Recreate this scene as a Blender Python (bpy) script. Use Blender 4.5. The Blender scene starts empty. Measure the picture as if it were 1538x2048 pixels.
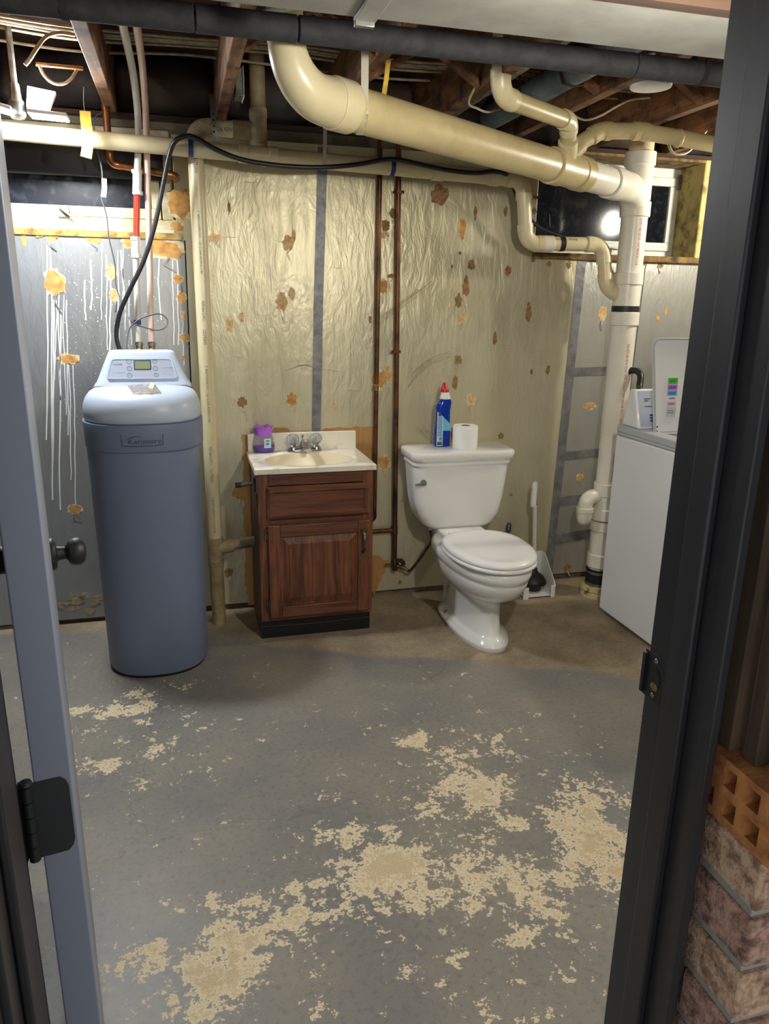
import bpy, math, random
from mathutils import Vector, Matrix, noise
random.seed(7)
S = bpy.context.scene
COL = S.collection
PI = math.pi

# ------------------------------------------------------------------ camera
F = 1478.0                                   # focal length in pixels of the 1538x2048 photograph
def nrm(v): return Vector(v).normalized()
_down = nrm((690-769, 6200-1024, F))          # vanishing point of the verticals
_y = nrm((355-769, 593-1024, F)); _y = (_y - _down*_y.dot(_down)).normalized()   # of the lines square to the back wall
_x = _down.cross(_y)
if _x.x < 0: _x = -_x
_z = -_down
EYE = Vector((0, 0, 1.42))
cam = bpy.data.cameras.new('camera'); camo = bpy.data.objects.new('camera', cam); COL.objects.link(camo)
cam.sensor_fit = 'VERTICAL'; cam.sensor_height = 24.0; cam.lens = 24.0*F/2048
cam.clip_start = .02; cam.clip_end = 60
rows = [(_x.x, -_x.y, -_x.z), (_y.x, -_y.y, -_y.z), (_z.x, -_z.y, -_z.z)]
camo.matrix_world = Matrix.Translation(EYE) @ Matrix(rows).to_4x4()
S.camera = camo
def ray(px, py):
    c = Vector((px-769, py-1024, F)); return Vector((_x.dot(c), _y.dot(c), _z.dot(c)))
def pX(px, py, X): d = ray(px, py); return EYE + d*(X/d.x)
def pY(px, py, Y): d = ray(px, py); return EYE + d*(Y/d.y)
def pZ(px, py, Z): d = ray(px, py); return EYE + d*((Z-EYE.z)/d.z)

# ------------------------------------------------------------------ world, exposure
w = bpy.data.worlds.new('world'); S.world = w; w.use_nodes = True
bg = w.node_tree.nodes['Background']; bg.inputs[0].default_value = (.93, .96, 1, 1); bg.inputs[1].default_value = WORLD = .42
S.view_settings.view_transform = 'Standard'; S.view_settings.look = 'None'
S.view_settings.exposure = 1.06; S.view_settings.gamma = 1
LAMP_LEFT = 215.0      # emission of the wings of the LED lamp in the joists
LAMP_RIGHT = 330.0     # emission of the bulb over the laundry corner
LAMP_NEAR = 430.0      # emission of the bulb hanging inside the doorway wall

# ------------------------------------------------------------------ materials
def lin(c):
    return tuple(((v/255)/12.92 if v/255 <= .04045 else ((v/255+.055)/1.055)**2.4) for v in c[:3]) + (1,)
class N:
    def __init__(s, name):
        s.m = bpy.data.materials.new(name); s.m.use_nodes = True
        s.t = s.m.node_tree; s.b = s.t.nodes['Principled BSDF']
        s.out = s.t.nodes['Material Output']
    def n(s, typ, **kw):
        o = s.t.nodes.new(typ)
        for k, v in kw.items(): setattr(o, k, v)
        return o
    def l(s, a, b): s.t.links.new(a, b)
    def pos(s, scale=(1, 1, 1), rot=(0, 0, 0)):
        g = s.n('ShaderNodeNewGeometry'); m = s.n('ShaderNodeMapping')
        m.inputs['Scale'].default_value = scale; m.inputs['Rotation'].default_value = rot
        s.l(g.outputs['Position'], m.inputs['Vector']); return m.outputs[0]
    def noise(s, vec, scale, detail=4, rough=.55, dist=0):
        o = s.n('ShaderNodeTexNoise'); o.inputs['Scale'].default_value = scale; o.inputs['Detail'].default_value = detail
        o.inputs['Roughness'].default_value = rough; o.inputs['Distortion'].default_value = dist
        s.l(vec, o.inputs['Vector']); return o.outputs['Fac']
    def ramp(s, fac, stops):
        o = s.n('ShaderNodeValToRGB'); e = o.color_ramp.elements
        while len(e) < len(stops): e.new(.5)
        for i, (p, c) in enumerate(stops):
            e[i].position = p; e[i].color = c if len(c) == 4 else (c[0], c[0], c[0], 1)
        s.l(fac, o.inputs[0]); return o.outputs[0]
    def mix(s, fac, a, b):
        o = s.n('ShaderNodeMix', data_type='RGBA')
        for sock, v in ((o.inputs[0], fac), (o.inputs[6], a), (o.inputs[7], b)):
            if isinstance(v, (tuple, float, int)): sock.default_value = v
            else: s.l(v, sock)
        return o.outputs[2]
    def math(s, op, a, b=None, clamp=False):
        o = s.n('ShaderNodeMath', operation=op, use_clamp=clamp)
        for i, v in enumerate((a, b)):
            if v is None: continue
            if isinstance(v, (int, float)): o.inputs[i].default_value = v
            else: s.l(v, o.inputs[i])
        return o.outputs[0]
    def bump(s, h, strength=.3, dist=.002):
        o = s.n('ShaderNodeBump'); o.inputs['Strength'].default_value = strength; o.inputs['Distance'].default_value = dist
        s.l(h, o.inputs['Height']); s.l(o.outputs[0], s.b.inputs['Normal'])
    def setp(s, **k):
        names = dict(rough='Roughness', metal='Metallic', trans='Transmission Weight', ior='IOR', spec='Specular IOR Level', coat='Coat Weight', alpha='Alpha')
        for a, v in k.items(): s.b.inputs[names[a]].default_value = v
def mat(name, col, rough=.5, metal=0, col2=None, vs=6, lo=.4, hi=.65, bump=0, bs=80, bd=.001, stretch=(1, 1, 1), emit=0, **k):
    s = N(name); c = lin(col)
    s.b.inputs['Base Color'].default_value = c
    s.setp(rough=rough, metal=metal, **k)
    if col2:
        f = s.noise(s.pos(stretch), vs, 5, .6)
        s.l(s.mix(s.ramp(f, [(lo, (0,)), (hi, (1,))]), c, lin(col2)), s.b.inputs['Base Color'])
    if bump: s.bump(s.noise(s.pos(stretch), bs, 3), bump, bd)
    if emit:
        s.b.inputs['Emission Color'].default_value = c; s.b.inputs['Emission Strength'].default_value = emit
    s.m.diffuse_color = c
    return s.m
def wood(name, c1, c2, axis, scale=22, rough=.55, contrast=(.38, .62), bump=.25, dirt=None):
    s = N(name); st = [1, 1, 1]; st[axis] = .07
    v = s.pos(st)
    f = s.noise(v, scale*3, 6, .65, 1.2)
    g = s.noise(v, scale*.8, 3, .5, 2.5)
    h = s.math('ADD', s.math('MULTIPLY', f, .55), s.math('MULTIPLY', g, .45))
    c = s.ramp(h, [(contrast[0], lin(c2)), (contrast[1], lin(c1))])
    if dirt:
        d = s.noise(s.pos(), 9, 5, .65); c = s.mix(s.ramp(d, [(.48, (0,)), (.66, (1,))]), c, lin(dirt))
    s.l(c, s.b.inputs['Base Color']); s.setp(rough=rough); s.bump(h, bump, .001)
    return s.m
def foil(name, c, cwarm, rough=.36, metal=.6, bumpk=.5):
    s = N(name); p = s.pos()
    big = s.noise(p, 1.3, 3, .5, .5); fine = s.noise(s.pos((1, 1, .5)), 55, 4, .6); wr = s.noise(s.pos((1.6, 1, .5)), 11, 5, .6, 1.5)
    grime = s.noise(s.pos((1, 1, .45)), 5, 6, .7)
    col = s.mix(s.ramp(big, [(.35, (0,)), (.65, (1,))]), lin(c), lin(cwarm))
    col = s.mix(s.ramp(grime, [(.5, (0,)), (.8, (.4,))]), col, lin((126, 120, 100)))
    s.l(col, s.b.inputs['Base Color']); s.setp(metal=metal, rough=rough)
    s.bump(s.math('ADD', s.math('MULTIPLY', fine, .35), wr), bumpk, .006)
    return s.m
MT = {}
MT['foil_left'] = foil('foil_left', (158, 162, 166), (166, 166, 160), .40, .55)
MT['foil_mid'] = foil('foil_mid', (204, 198, 172), (196, 188, 154), .36, .38, .6)
MT['foil_right'] = foil('foil_right', (190, 190, 184), (184, 184, 176), .36, .6)
MT['torn_paper'] = mat('torn_paper', (226, 208, 168), .9, col2=(196, 172, 126), vs=60)
MT['foam'] = mat('foam', (206, 158, 90), .9, col2=(172, 122, 66), vs=40, bump=.4, bs=140)
MT['foam_dark'] = mat('foam_dark', (158, 122, 78), .9, col2=(112, 86, 56), vs=60, bump=.4, bs=140)
MT['foam_pale'] = mat('foam_pale', (222, 190, 140), .9, col2=(190, 140, 84), vs=60, bump=.4, bs=140)
MT['concrete'] = mat('concrete', (128, 118, 98), .9, col2=(84, 76, 60), vs=5, bump=.4, bs=60)
MT['duct_tape'] = mat('duct_tape', (128, 128, 130), .42, .15, col2=(98, 98, 100), vs=18, bump=.5, bs=28, bd=.006)
MT['pvc'] = mat('pvc', (214, 202, 164), .32, col2=(198, 182, 136), vs=5, lo=.45, hi=.75)
MT['pvc_old'] = mat('pvc_old', (196, 180, 134), .38, col2=(168, 150, 106), vs=6, lo=.45, hi=.75)
MT['pvc_dust_shade'] = mat('pvc_dust_shade', (168, 150, 112), .6, col2=(120, 104, 76), vs=14, lo=.4, hi=.75)  # dust on the vent fittings; softener's shadow painted on the lower standpipe
MT['pvc_white'] = mat('pvc_white', (226, 222, 208), .3, col2=(214, 208, 188), vs=5)
MT['copper'] = mat('copper', (112, 74, 48), .42, .75, col2=(62, 46, 36), vs=12)
MT['copper_bright'] = mat('copper_bright', (170, 112, 72), .35, .85, col2=(112, 84, 58), vs=12)
MT['brass'] = mat('brass', (176, 150, 92), .35, .9, col2=(120, 100, 60), vs=40)
MT['steel'] = mat('steel', (150, 150, 146), .4, .8, col2=(110, 108, 100), vs=20)
MT['chrome'] = mat('chrome', (210, 212, 214), .1, 1)
MT['antique'] = mat('antique', (120, 112, 92), .38, .85, col2=(62, 56, 46), vs=60)
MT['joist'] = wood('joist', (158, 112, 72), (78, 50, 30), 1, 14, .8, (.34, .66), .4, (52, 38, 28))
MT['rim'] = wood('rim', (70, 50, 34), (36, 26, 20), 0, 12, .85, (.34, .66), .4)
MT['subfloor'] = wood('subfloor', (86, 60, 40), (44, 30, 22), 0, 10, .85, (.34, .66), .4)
MT['plywood'] = wood('plywood', (196, 152, 92), (160, 116, 64), 2, 20, .65, (.3, .7), .15)
MT['oak_v'] = wood('oak_v', (130, 78, 50), (76, 42, 28), 2, 20, .4, (.40, .60), .2)
MT['oak_h'] = wood('oak_h', (116, 70, 46), (70, 40, 28), 0, 20, .4, (.40, .60), .2)
MT['oak_side'] = wood('oak_side', (96, 64, 48), (66, 42, 32), 2, 14, .5, (.38, .62), .15)
MT['black'] = mat('black', (20, 20, 22), .45)
MT['rubber'] = mat('rubber', (24, 25, 26), .5, bump=.1)
MT['hose'] = mat('hose', (28, 29, 33), .38)
MT['foam_sleeve'] = mat('foam_sleeve', (52, 52, 54), .85, col2=(38, 38, 40), vs=30, bump=.3, bs=200)
MT['jamb'] = wood('jamb', (46, 45, 47), (30, 29, 31), 2, 14, .42, (.35, .65), .2)
MT['door_paint'] = mat('door_paint', (126, 132, 144), .45, bump=.04, bs=60)
MT['porcelain'] = mat('porcelain', (232, 232, 228), .09, coat=.4)
MT['seat_plastic'] = mat('seat_plastic', (236, 236, 234), .2)
MT['enamel'] = mat('enamel', (224, 226, 228), .16, coat=.3)
MT['enamel_grey'] = mat('enamel_grey', (176, 180, 186), .3)
MT['marble'] = mat('marble', (232, 226, 208), .16, col2=(206, 194, 172), vs=16, lo=.55, hi=.72, coat=.2)
MT['basin'] = mat('basin', (228, 216, 186), .34)
MT['tank_blue'] = mat('tank_blue', (110, 122, 148), .42, bump=.06, bs=160)
MT['lid_blue'] = mat('lid_blue', (184, 197, 214), .36)
MT['panel_grey'] = mat('panel_grey', (172, 180, 196), .38, .1)
MT['lcd'] = mat('lcd', (132, 142, 108), .2)
MT['ink'] = mat('ink', (48, 54, 70), .6)
MT['ink_navy'] = mat('ink_navy', (58, 70, 92), .6)
MT['ink_blue'] = mat('ink_blue', (46, 86, 112), .6)
MT['ink_red'] = mat('ink_red', (176, 46, 44), .6)
MT['tube_clear'] = mat('tube_clear', (206, 204, 192), .3, spec=.4)
MT['tube_pink'] = mat('tube_pink', (216, 188, 172), .3)
MT['pex_red'] = mat('pex_red', (206, 58, 34), .3)
MT['white_plastic'] = mat('white_plastic', (230, 230, 226), .35)
MT['cable'] = mat('cable', (184, 170, 138), .5, col2=(140, 124, 96), vs=20)
MT['wire_grey'] = mat('wire_grey', (84, 86, 90), .5)
MT['blue_tape'] = mat('blue_tape', (36, 52, 118), .45)
MT['yellow_tag'] = mat('yellow_tag', (226, 190, 74), .7, col2=(196, 158, 54), vs=30)
MT['window_paint'] = mat('window_paint', (212, 204, 172), .6, col2=(168, 150, 106), vs=12, lo=.5, hi=.75, bump=.3, bs=50)
MT['window_white'] = mat('window_white', (206, 208, 200), .5, col2=(170, 164, 140), vs=12, lo=.55, hi=.8)
MT['crust'] = mat('crust', (196, 168, 98), .9, col2=(120, 88, 44), vs=24, bump=.8, bs=60, bd=.004)
MT['yellow_reveal'] = mat('yellow_reveal', (178, 164, 104), .8, col2=(112, 96, 56), vs=9, lo=.48, hi=.62, bump=.4, bs=40)
MT['rot'] = mat('rot', (132, 104, 58), .9, col2=(56, 44, 28), vs=16, bump=.7, bs=60, bd=.004)
MT['night_glass'] = mat('night_glass', (14, 17, 24), .10, col2=(40, 44, 52), vs=30, lo=.5, hi=.8, spec=.35)
MT['dusty_glass'] = mat('dusty_glass', (22, 26, 36), .3, col2=(92, 100, 116), vs=22, lo=.5, hi=.85, spec=.6)
MT['black_sheet'] = mat('black_sheet', (34, 34, 42), .5, bump=.3, bs=12, bd=.01)
MT['duct'] = mat('duct', (158, 158, 150), .45, .25, col2=(140, 140, 132), vs=8, bump=.1, bs=20)
MT['duct_blue'] = mat('duct_blue', (122, 142, 154), .5, .3, col2=(96, 112, 122), vs=10)
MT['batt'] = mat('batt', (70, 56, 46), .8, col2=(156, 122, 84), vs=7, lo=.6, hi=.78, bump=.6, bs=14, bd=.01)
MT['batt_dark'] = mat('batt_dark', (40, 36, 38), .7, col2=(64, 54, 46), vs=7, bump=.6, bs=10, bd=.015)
MT['tp'] = mat('tp', (238, 238, 234), .95, bump=.2, bs=200)
MT['cardboard'] = mat('cardboard', (110, 90, 70), .9)
MT['bottle_blue'] = mat('bottle_blue', (14, 60, 178), .12, trans=.25, ior=1.4)
MT['bottle_label'] = mat('bottle_label', (180, 210, 236), .3)
MT['label_fade'] = mat('label_fade', (110, 180, 216), .25)
MT['cap_red'] = mat('cap_red', (200, 28, 34), .3)
MT['strap_pale'] = mat('strap_pale', (176, 172, 156), .5, .2)
MT['bulb_near'] = mat('bulb_near', (255, 246, 226), .3, emit=LAMP_NEAR)
MT['bulb_near'].node_tree.nodes['Principled BSDF'].inputs['Emission Color'].default_value = (1, .95, .86, 1)
MT['purple'] = mat('purple', (198, 118, 244), .2, trans=.2, ior=1.4)
MT['purple_beads'] = mat('purple_beads', (146, 110, 224), .2, trans=.3, ior=1.35, col2=(104, 76, 190), vs=200)
MT['clear'] = mat('clear', (238, 228, 246), .04, trans=.95, ior=1.2)
MT['acrylic'] = mat('acrylic', (226, 230, 232), .05, trans=.8, ior=1.45)
MT['verdigris'] = mat('verdigris', (130, 150, 132), .45, .6, col2=(88, 84, 66), vs=60)
MT['sticker'] = mat('sticker', (150, 144, 136), .5, col2=(84, 80, 76), vs=110)
MT['clay'] = mat('clay', (196, 180, 126), .85, col2=(86, 72, 44), vs=26, lo=.5, hi=.66, bump=.7, bs=60, bd=.003)
MT['mortar'] = mat('mortar', (150, 148, 140), .95, bump=.6, bs=120, bd=.003)
MT['brick_a'] = mat('brick_a', (206, 172, 142), .95, col2=(128, 98, 76), vs=60, bump=.9, bs=240, bd=.003)
MT['brick_b'] = mat('brick_b', (190, 150, 130), .95, col2=(104, 80, 68), vs=60, bump=.9, bs=240, bd=.003)
MT['brick_orange'] = mat('brick_orange', (196, 132, 74), .9, col2=(150, 94, 52), vs=30, bump=.6, bs=160, bd=.002)
MT['rough_wood'] = wood('rough_wood', (110, 90, 66), (44, 36, 28), 2, 10, .85, (.34, .66), .5)
MT['drip'] = mat('drip', (226, 228, 224), .7)
MT['scuff'] = mat('scuff', (178, 168, 138), .8, col2=(150, 134, 102), vs=60)
MT['wall_plain'] = mat('wall_plain', (150, 144, 128), .9, col2=(126, 120, 104), vs=4)
MT['green'] = mat('green', (84, 190, 70), .5); MT['violet'] = mat('violet', (178, 112, 206), .5)
MT['sky'] = mat('sky', (96, 172, 230), .5); MT['pink'] = mat('pink', (220, 198, 224), .5); MT['grey_lab'] = mat('grey_lab', (196, 198, 200), .5)
MT['led'] = mat('led', (255, 255, 255), .3, emit=LAMP_LEFT)
MT['led'].node_tree.nodes['Principled BSDF'].inputs['Emission Color'].default_value = (.94, .97, 1, 1)
MT['bulb'] = mat('bulb', (255, 246, 226), .3, emit=LAMP_RIGHT)
MT['bulb'].node_tree.nodes['Principled BSDF'].inputs['Emission Color'].default_value = (1, .93, .78, 1)

# ------------------------------------------------------------------ geometry helpers
ORG = {}
class B:
    def __init__(s): s.v = []; s.f = []
    def add(s, vs, fs):
        k = len(s.v); s.v += [Vector(p) for p in vs]; s.f += [tuple(i+k for i in f) for f in fs]; return s
    def box(s, x0, x1, y0, y1, z0, z1):
        return s.hexa([(x0,y0,z0),(x1,y0,z0),(x1,y1,z0),(x0,y1,z0),(x0,y0,z1),(x1,y0,z1),(x1,y1,z1),(x0,y1,z1)])
    def hexa(s, p):
        return s.add(p, [(0,3,2,1),(4,5,6,7),(0,1,5,4),(1,2,6,5),(2,3,7,6),(3,0,4,7)])
    def loft(s, rings, cap0=True, cap1=True, closed=True):
        n = len(rings[0]); k = len(s.v)
        for r in rings: s.v += [Vector(p) for p in r]
        for i in range(len(rings)-1):
            for j in range(n if closed else n-1):
                a, b = k+i*n+j, k+i*n+(j+1) % n
                s.f.append((a, b, b+n, a+n))
        if cap0: s.f.append(tuple(k+j for j in reversed(range(n))))
        if cap1: s.f.append(tuple(k+(len(rings)-1)*n+j for j in range(n)))
        return s
    def sweep(s, pts, r, n=12, caps=True, up=None):
        pts = [Vector(p) for p in pts]; rings = []
        rr = r if isinstance(r, (list, tuple)) else [r]*len(pts)
        t0 = (pts[1]-pts[0]).normalized(); u = t0.orthogonal().normalized()
        for i, p in enumerate(pts):
            if i == 0: t = t0
            elif i == len(pts)-1: t = (pts[i]-pts[i-1]).normalized()
            else: t = ((pts[i+1]-p).normalized()+(p-pts[i-1]).normalized()).normalized()
            u = (u - t*u.dot(t)).normalized(); v = t.cross(u)
            rings.append([p+(u*math.cos(2*PI*j/n)+v*math.sin(2*PI*j/n))*rr[i] for j in range(n)])
        return s.loft(rings, caps, caps)
    def ribbon(s, pts, wdt, th, side):
        side = Vector(side).normalized(); pts = [Vector(p) for p in pts]; rings = []
        for i, p in enumerate(pts):
            t = (pts[min(i+1, len(pts)-1)]-pts[max(i-1, 0)]).normalized()
            sd = (side - t*side.dot(t)).normalized(); nn = t.cross(sd)
            rings.append([p+sd*wdt/2+nn*th/2, p-sd*wdt/2+nn*th/2, p-sd*wdt/2-nn*th/2, p+sd*wdt/2-nn*th/2])
        return s.loft(rings)
    def lathe(s, prof, c, axis=(0, 0, 1), n=24):
        c = Vector(c); a = Vector(axis).normalized(); u = a.orthogonal().normalized(); v = a.cross(u)
        rings = [[c+a*h+(u*math.cos(2*PI*j/n)+v*math.sin(2*PI*j/n))*max(r, 1e-5) for j in range(n)] for r, h in prof]
        return s.loft(rings)
    def prism(s, poly, d):          # poly: 3D points of one face, d: extrusion vector
        n = len(poly); d = Vector(d); poly = [Vector(p) for p in poly]
        return s.add(poly+[p+d for p in poly], [tuple(reversed(range(n))), tuple(range(n, 2*n))]+[(j, (j+1) % n, n+(j+1) % n, n+j) for j in range(n)])
    def build(s, name, m, parent=None, smooth=35, bevel=0, seg=2, sub=0):
        me = bpy.data.meshes.new(name)
        if parent is not None: org = ORG[parent.name]
        else:
            xs = [p.x for p in s.v]; ys = [p.y for p in s.v]
            org = Vector(((min(xs)+max(xs))/2, (min(ys)+max(ys))/2, min(p.z for p in s.v)))
        me.from_pydata([tuple(p-org) for p in s.v], [], s.f)
        import bmesh
        bm = bmesh.new(); bm.from_mesh(me); bmesh.ops.recalc_face_normals(bm, faces=bm.faces); bm.to_mesh(me); bm.free()
        o = bpy.data.objects.new(name, me); COL.objects.link(o); ORG[o.name] = org
        if m is not None: me.materials.append(MT[m] if isinstance(m, str) else m)
        if parent is not None: o.parent = parent
        else: o.location = org
        if bevel:
            b = o.modifiers.new('bevel', 'BEVEL'); b.width = bevel; b.segments = seg; b.limit_method = 'ANGLE'; b.angle_limit = math.radians(35)
        if sub:
            b = o.modifiers.new('sub', 'SUBSURF'); b.levels = sub; b.render_levels = sub
        if smooth:
            me.shade_smooth()
            if smooth < 180: me.set_sharp_from_angle(angle=math.radians(smooth))
        return o
def tag(o, label, cat, group=None):
    o['label'] = label; o['category'] = cat
    if group: o['group'] = group
    return o
def thing(name, label, cat, loc, group=None):
    o = bpy.data.objects.new(name, None); COL.objects.link(o); o.location = loc; o.empty_display_size = .05
    ORG[o.name] = Vector(loc); return tag(o, label, cat, group)
def struct(name, b, m, **k):
    o = b.build(name, m, **k); o['kind'] = 'structure'; return o
def sroot(name, loc=(0, 0, 0)):
    o = bpy.data.objects.new(name, None); COL.objects.link(o); o.location = loc; ORG[o.name] = Vector(loc); o['kind'] = 'structure'; return o
def cyl(p0, p1, r, n=24, r1=None): return B().sweep([p0, p1], [r, r if r1 is None else r1], n)
def smooth_path(pts, k=8):
    pts = [Vector(p) for p in pts]; out = []
    P = [pts[0]*2-pts[1]]+pts+[pts[-1]*2-pts[-2]]
    for i in range(1, len(P)-2):
        a, b, c, d = P[i-1:i+3]
        for j in range(k):
            t = j/k
            out.append(.5*((2*b)+(c-a)*t+(2*a-5*b+4*c-d)*t*t+(3*b-a-3*c+d)*t**3))
    out.append(pts[-1]); return out
def arc_corner(a, c, b, R, n=8):
    a, c, b = Vector(a), Vector(c), Vector(b); u = (a-c).normalized(); v = (b-c).normalized()
    ang = PI-u.angle(v); t = R*math.tan(ang/2); p0 = c+u*t; p1 = c+v*t
    bis = (u+v).normalized(); o = c+bis*(R/math.cos(ang/2)); out = []
    e0 = p0-o; ax = e0.cross(p1-o).normalized()
    for i in range(n+1): out.append(o+Matrix.Rotation(ang*i/n, 3, ax)@e0)
    return out
def pipe_run(root, pts, r, m, R=None, hub=1.14, hubl=.03, me=None, elbow='elbow', ends=(0, 0)):
    pts = [Vector(p) for p in pts]; R = R or r*1.6; cur = pts[0]
    for i in range(1, len(pts)):
        if i < len(pts)-1:
            arc = arc_corner(pts[i-1], pts[i], pts[i+1], R)
            d0 = (pts[i]-pts[i-1]).normalized(); d1 = (pts[i+1]-pts[i]).normalized()
            if (arc[0]-cur).length > .012: cyl(cur, arc[0], r).build('pipe', m, root)
            B().sweep([arc[0]-d0*hubl, arc[0]-d0*.001]+arc+[arc[-1]+d1*.001, arc[-1]+d1*hubl], [r*hub]*2+[r*(hub-.05)]*len(arc)+[r*hub]*2, 24).build(elbow, me or m, root)
            cur = arc[-1]
        else: cyl(cur, pts[i], r).build('pipe', m, root)
def coupling(root, p, d, r, ln, m, name='coupling', hub=1.14):
    p, d = Vector(p), Vector(d).normalized()
    return cyl(p-d*ln/2, p+d*ln/2, r*hub, 28).build(name, m, root, bevel=.002)
_tc = {}
def text(s, size, fn, name, m, parent, align='LEFT', squash=1):
    if (s, align) not in _tc:
        cu = bpy.data.curves.new('t', 'FONT'); cu.body = s; cu.size = 1; cu.align_x = align; cu.align_y = 'CENTER'; cu.resolution_u = 2
        o = bpy.data.objects.new('t', cu); me = bpy.data.meshes.new_from_object(o)
        _tc[(s, align)] = ([v.co.copy() for v in me.vertices], [tuple(p.vertices) for p in me.polygons])
        bpy.data.objects.remove(o); bpy.data.curves.remove(cu); bpy.data.meshes.remove(me)
    vs, fs = _tc[(s, align)]
    b = B(); b.add([fn(v.x*size*squash, v.y*size) for v in vs], fs)
    return b.build(name, m, parent, smooth=0)
def on_pipe(p0, d, n, r):
    p0, d, n = Vector(p0), Vector(d).normalized(), Vector(n); n = (n-d*n.dot(d)).normalized(); t = n.cross(d)
    return lambda u, v: p0+d*u+(n*math.cos(v/r)+t*math.sin(v/r))*(r+.0008)
def on_plane(o, d, t):
    o, d, t = Vector(o), Vector(d).normalized(), Vector(t).normalized()
    return lambda u, v: o+d*u+t*v
def supel(cx, cy, z, rx, ry, n=2.5, k=48):
    out = []
    for j in range(k):
        a = 2*PI*j/k; c, s_ = math.cos(a), math.sin(a)
        out.append((cx+rx*math.copysign(abs(c)**(2/n), c), cy+ry*math.copysign(abs(s_)**(2/n), s_), z))
    return out
def egg(cx, z, hw, yf, yb, yc=None, nf=2.0, nb=2.6, k=56):
    yc = yc if yc is not None else yf+(yb-yf)*.58; out = []
    for j in range(k):
        a = 2*PI*j/k; c, s_ = math.cos(a), math.sin(a); n = nf if s_ < 0 else nb
        out.append((cx+hw*math.copysign(abs(c)**(2/n), c), yc+((yc-yf) if s_ < 0 else (yb-yc))*math.copysign(abs(s_)**(2/n), s_), z))
    return out
def blob(c, rx, rz, seed, n=16, jag=.3, y=0):       # ragged outline in a wall plane
    rnd = random.Random(seed); out = []
    for j in range(n):
        a = 2*PI*j/n; k = 1+jag*(rnd.random()*2-1)
        out.append(Vector((c[0]+rx*k*math.cos(a), c[1]+y, c[2]+rz*k*math.sin(a))))
    return out

# ================================================================== THE SETTING
WY = 3.32                                    # face of the foil boards
XL, XR = -2.3, 3.7
# ---- floor: grey paint worn through to tan concrete, bare concrete along the wall
def proj_scale(p):                           # metres per pixel at a floor point, across and in depth
    d = p-EYE; c = Vector((_x.x*d.x+_y.x*d.y+_z.x*d.z, 0, 0))
    zc = Vector((_x.z, _y.z, _z.z)).dot(d); return zc/F
WEAR = [(772,1736,85,60,1),(844,1786,60,42,.8),(1187,1679,65,75,1),(1180,1593,50,36,.7),(951,1575,65,42,.8),(915,1515,65,45,.5),
 (829,1482,32,18,.8),(1008,1493,60,40,.4),(915,1722,75,50,.6),(1008,1765,85,55,.7),(1080,1815,50,35,.7),(1051,1880,55,26,.8),(915,1915,28,16,.6),
 (436,1930,75,60,.95),(486,1880,75,40,.9),(593,1837,75,32,.75),(507,1815,48,22,.8),(422,1815,26,26,.7),(293,1922,52,35,.8),(615,1772,48,22,.65),
 (414,2022,55,32,.8),(343,1994,24,20,.7),(700,1680,42,32,.7),(643,1680,16,12,.8),(729,1815,85,32,.45),(1130,1750,55,42,.5),(844,1622,45,15,.6),
 (1001,1650,55,18,.65),(236,1422,65,12,.75),(293,1386,48,12,.6),(214,1536,28,12,.75),(311,1493,18,20,.55),(404,1461,16,8,.6),(379,1579,18,12,.5),
 (180,1530,50,10,.7),(160,1420,30,10,.7),(590,2030,60,18,.3),(970,2010,20,14,.5),(1240,1740,30,60,.8),(660,1900,60,25,.25),(980,1700,260,200,.30),(500,1900,200,110,.28),(280,1480,160,100,.22)]
wl = []
for x, y, rx, ry, st in WEAR:
    p = pZ(x, y, 0); k = proj_scale(p); q = pZ(x, y-ry, 0)
    wl.append((p.x, p.y, rx*k, max(.02, q.y-p.y), st))
bnd = [(p.x, p.y) for p in (pZ(x, y, 0) for x, y in [(0,1268),(200,1264),(420,1262),(520,1285),(640,1303),(760,1312),(900,1320),(1030,1332),(1150,1340),(1290,1363)])]
def ybound(x):
    if x <= bnd[0][0]: return bnd[0][1]
    for (a, b), (c, d) in zip(bnd, bnd[1:]):
        if x <= c: return b+(d-b)*(x-a)/(c-a)
    return bnd[-1][1]-.05*(x-bnd[-1][0])
nx, ny = 230, 176; fx0, fx1, fy0, fy1 = XL, XR, -.9, 3.36
vs = []; wv = []; bv = []
for j in range(ny+1):
    for i in range(nx+1):
        x = fx0+(fx1-fx0)*i/nx; y = fy0+(fy1-fy0)*j/ny; vs.append((x, y, 0))
        d = 0
        for cx, cy, rx, ry, st in wl:
            q = ((x-cx)/rx)**2+((y-cy)/ry)**2
            if q < 6: d = max(d, st*math.exp(-q*.55))
        wv.append(d); bv.append(max(0, min(1, .5+(y-ybound(x)+.03*noise.noise((x*5, y*5, 0)))/.03)))
fs = [(j*(nx+1)+i, j*(nx+1)+i+1, (j+1)*(nx+1)+i+1, (j+1)*(nx+1)+i) for j in range(ny) for i in range(nx)]
s = N('floor_paint')
at = s.n('ShaderNodeAttribute', attribute_name='wear'); ab = s.n('ShaderNodeAttribute', attribute_name='bare')
p = s.pos()
n1 = s.noise(p, 12, 9, .68, .3); n2 = s.noise(p, 46, 6, .65); n6 = s.noise(p, 120, 4, .6); n3 = s.noise(p, 2.2, 4, .6); n4 = s.noise(p, 220, 3, .6); n5 = s.noise(p, 60, 5, .7)
sm = s.math('ADD', s.math('ADD', s.math('MULTIPLY', n1, 1.25), s.math('MULTIPLY', n6, .55)), s.math('ADD', s.math('MULTIPLY', n2, .85), s.math('MULTIPLY', at.outputs['Fac'], .50)))
sm = s.math('SUBTRACT', sm, .825)
mask = s.ramp(sm, [(.752, (0,)), (.768, (1,))])
core = s.ramp(sm, [(.86, (0,)), (1.0, (1,))])
paint = s.mix(s.ramp(n3, [(.38, (0,)), (.66, (1,))]), lin((124, 123, 120)), lin((146, 140, 127)))
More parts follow.
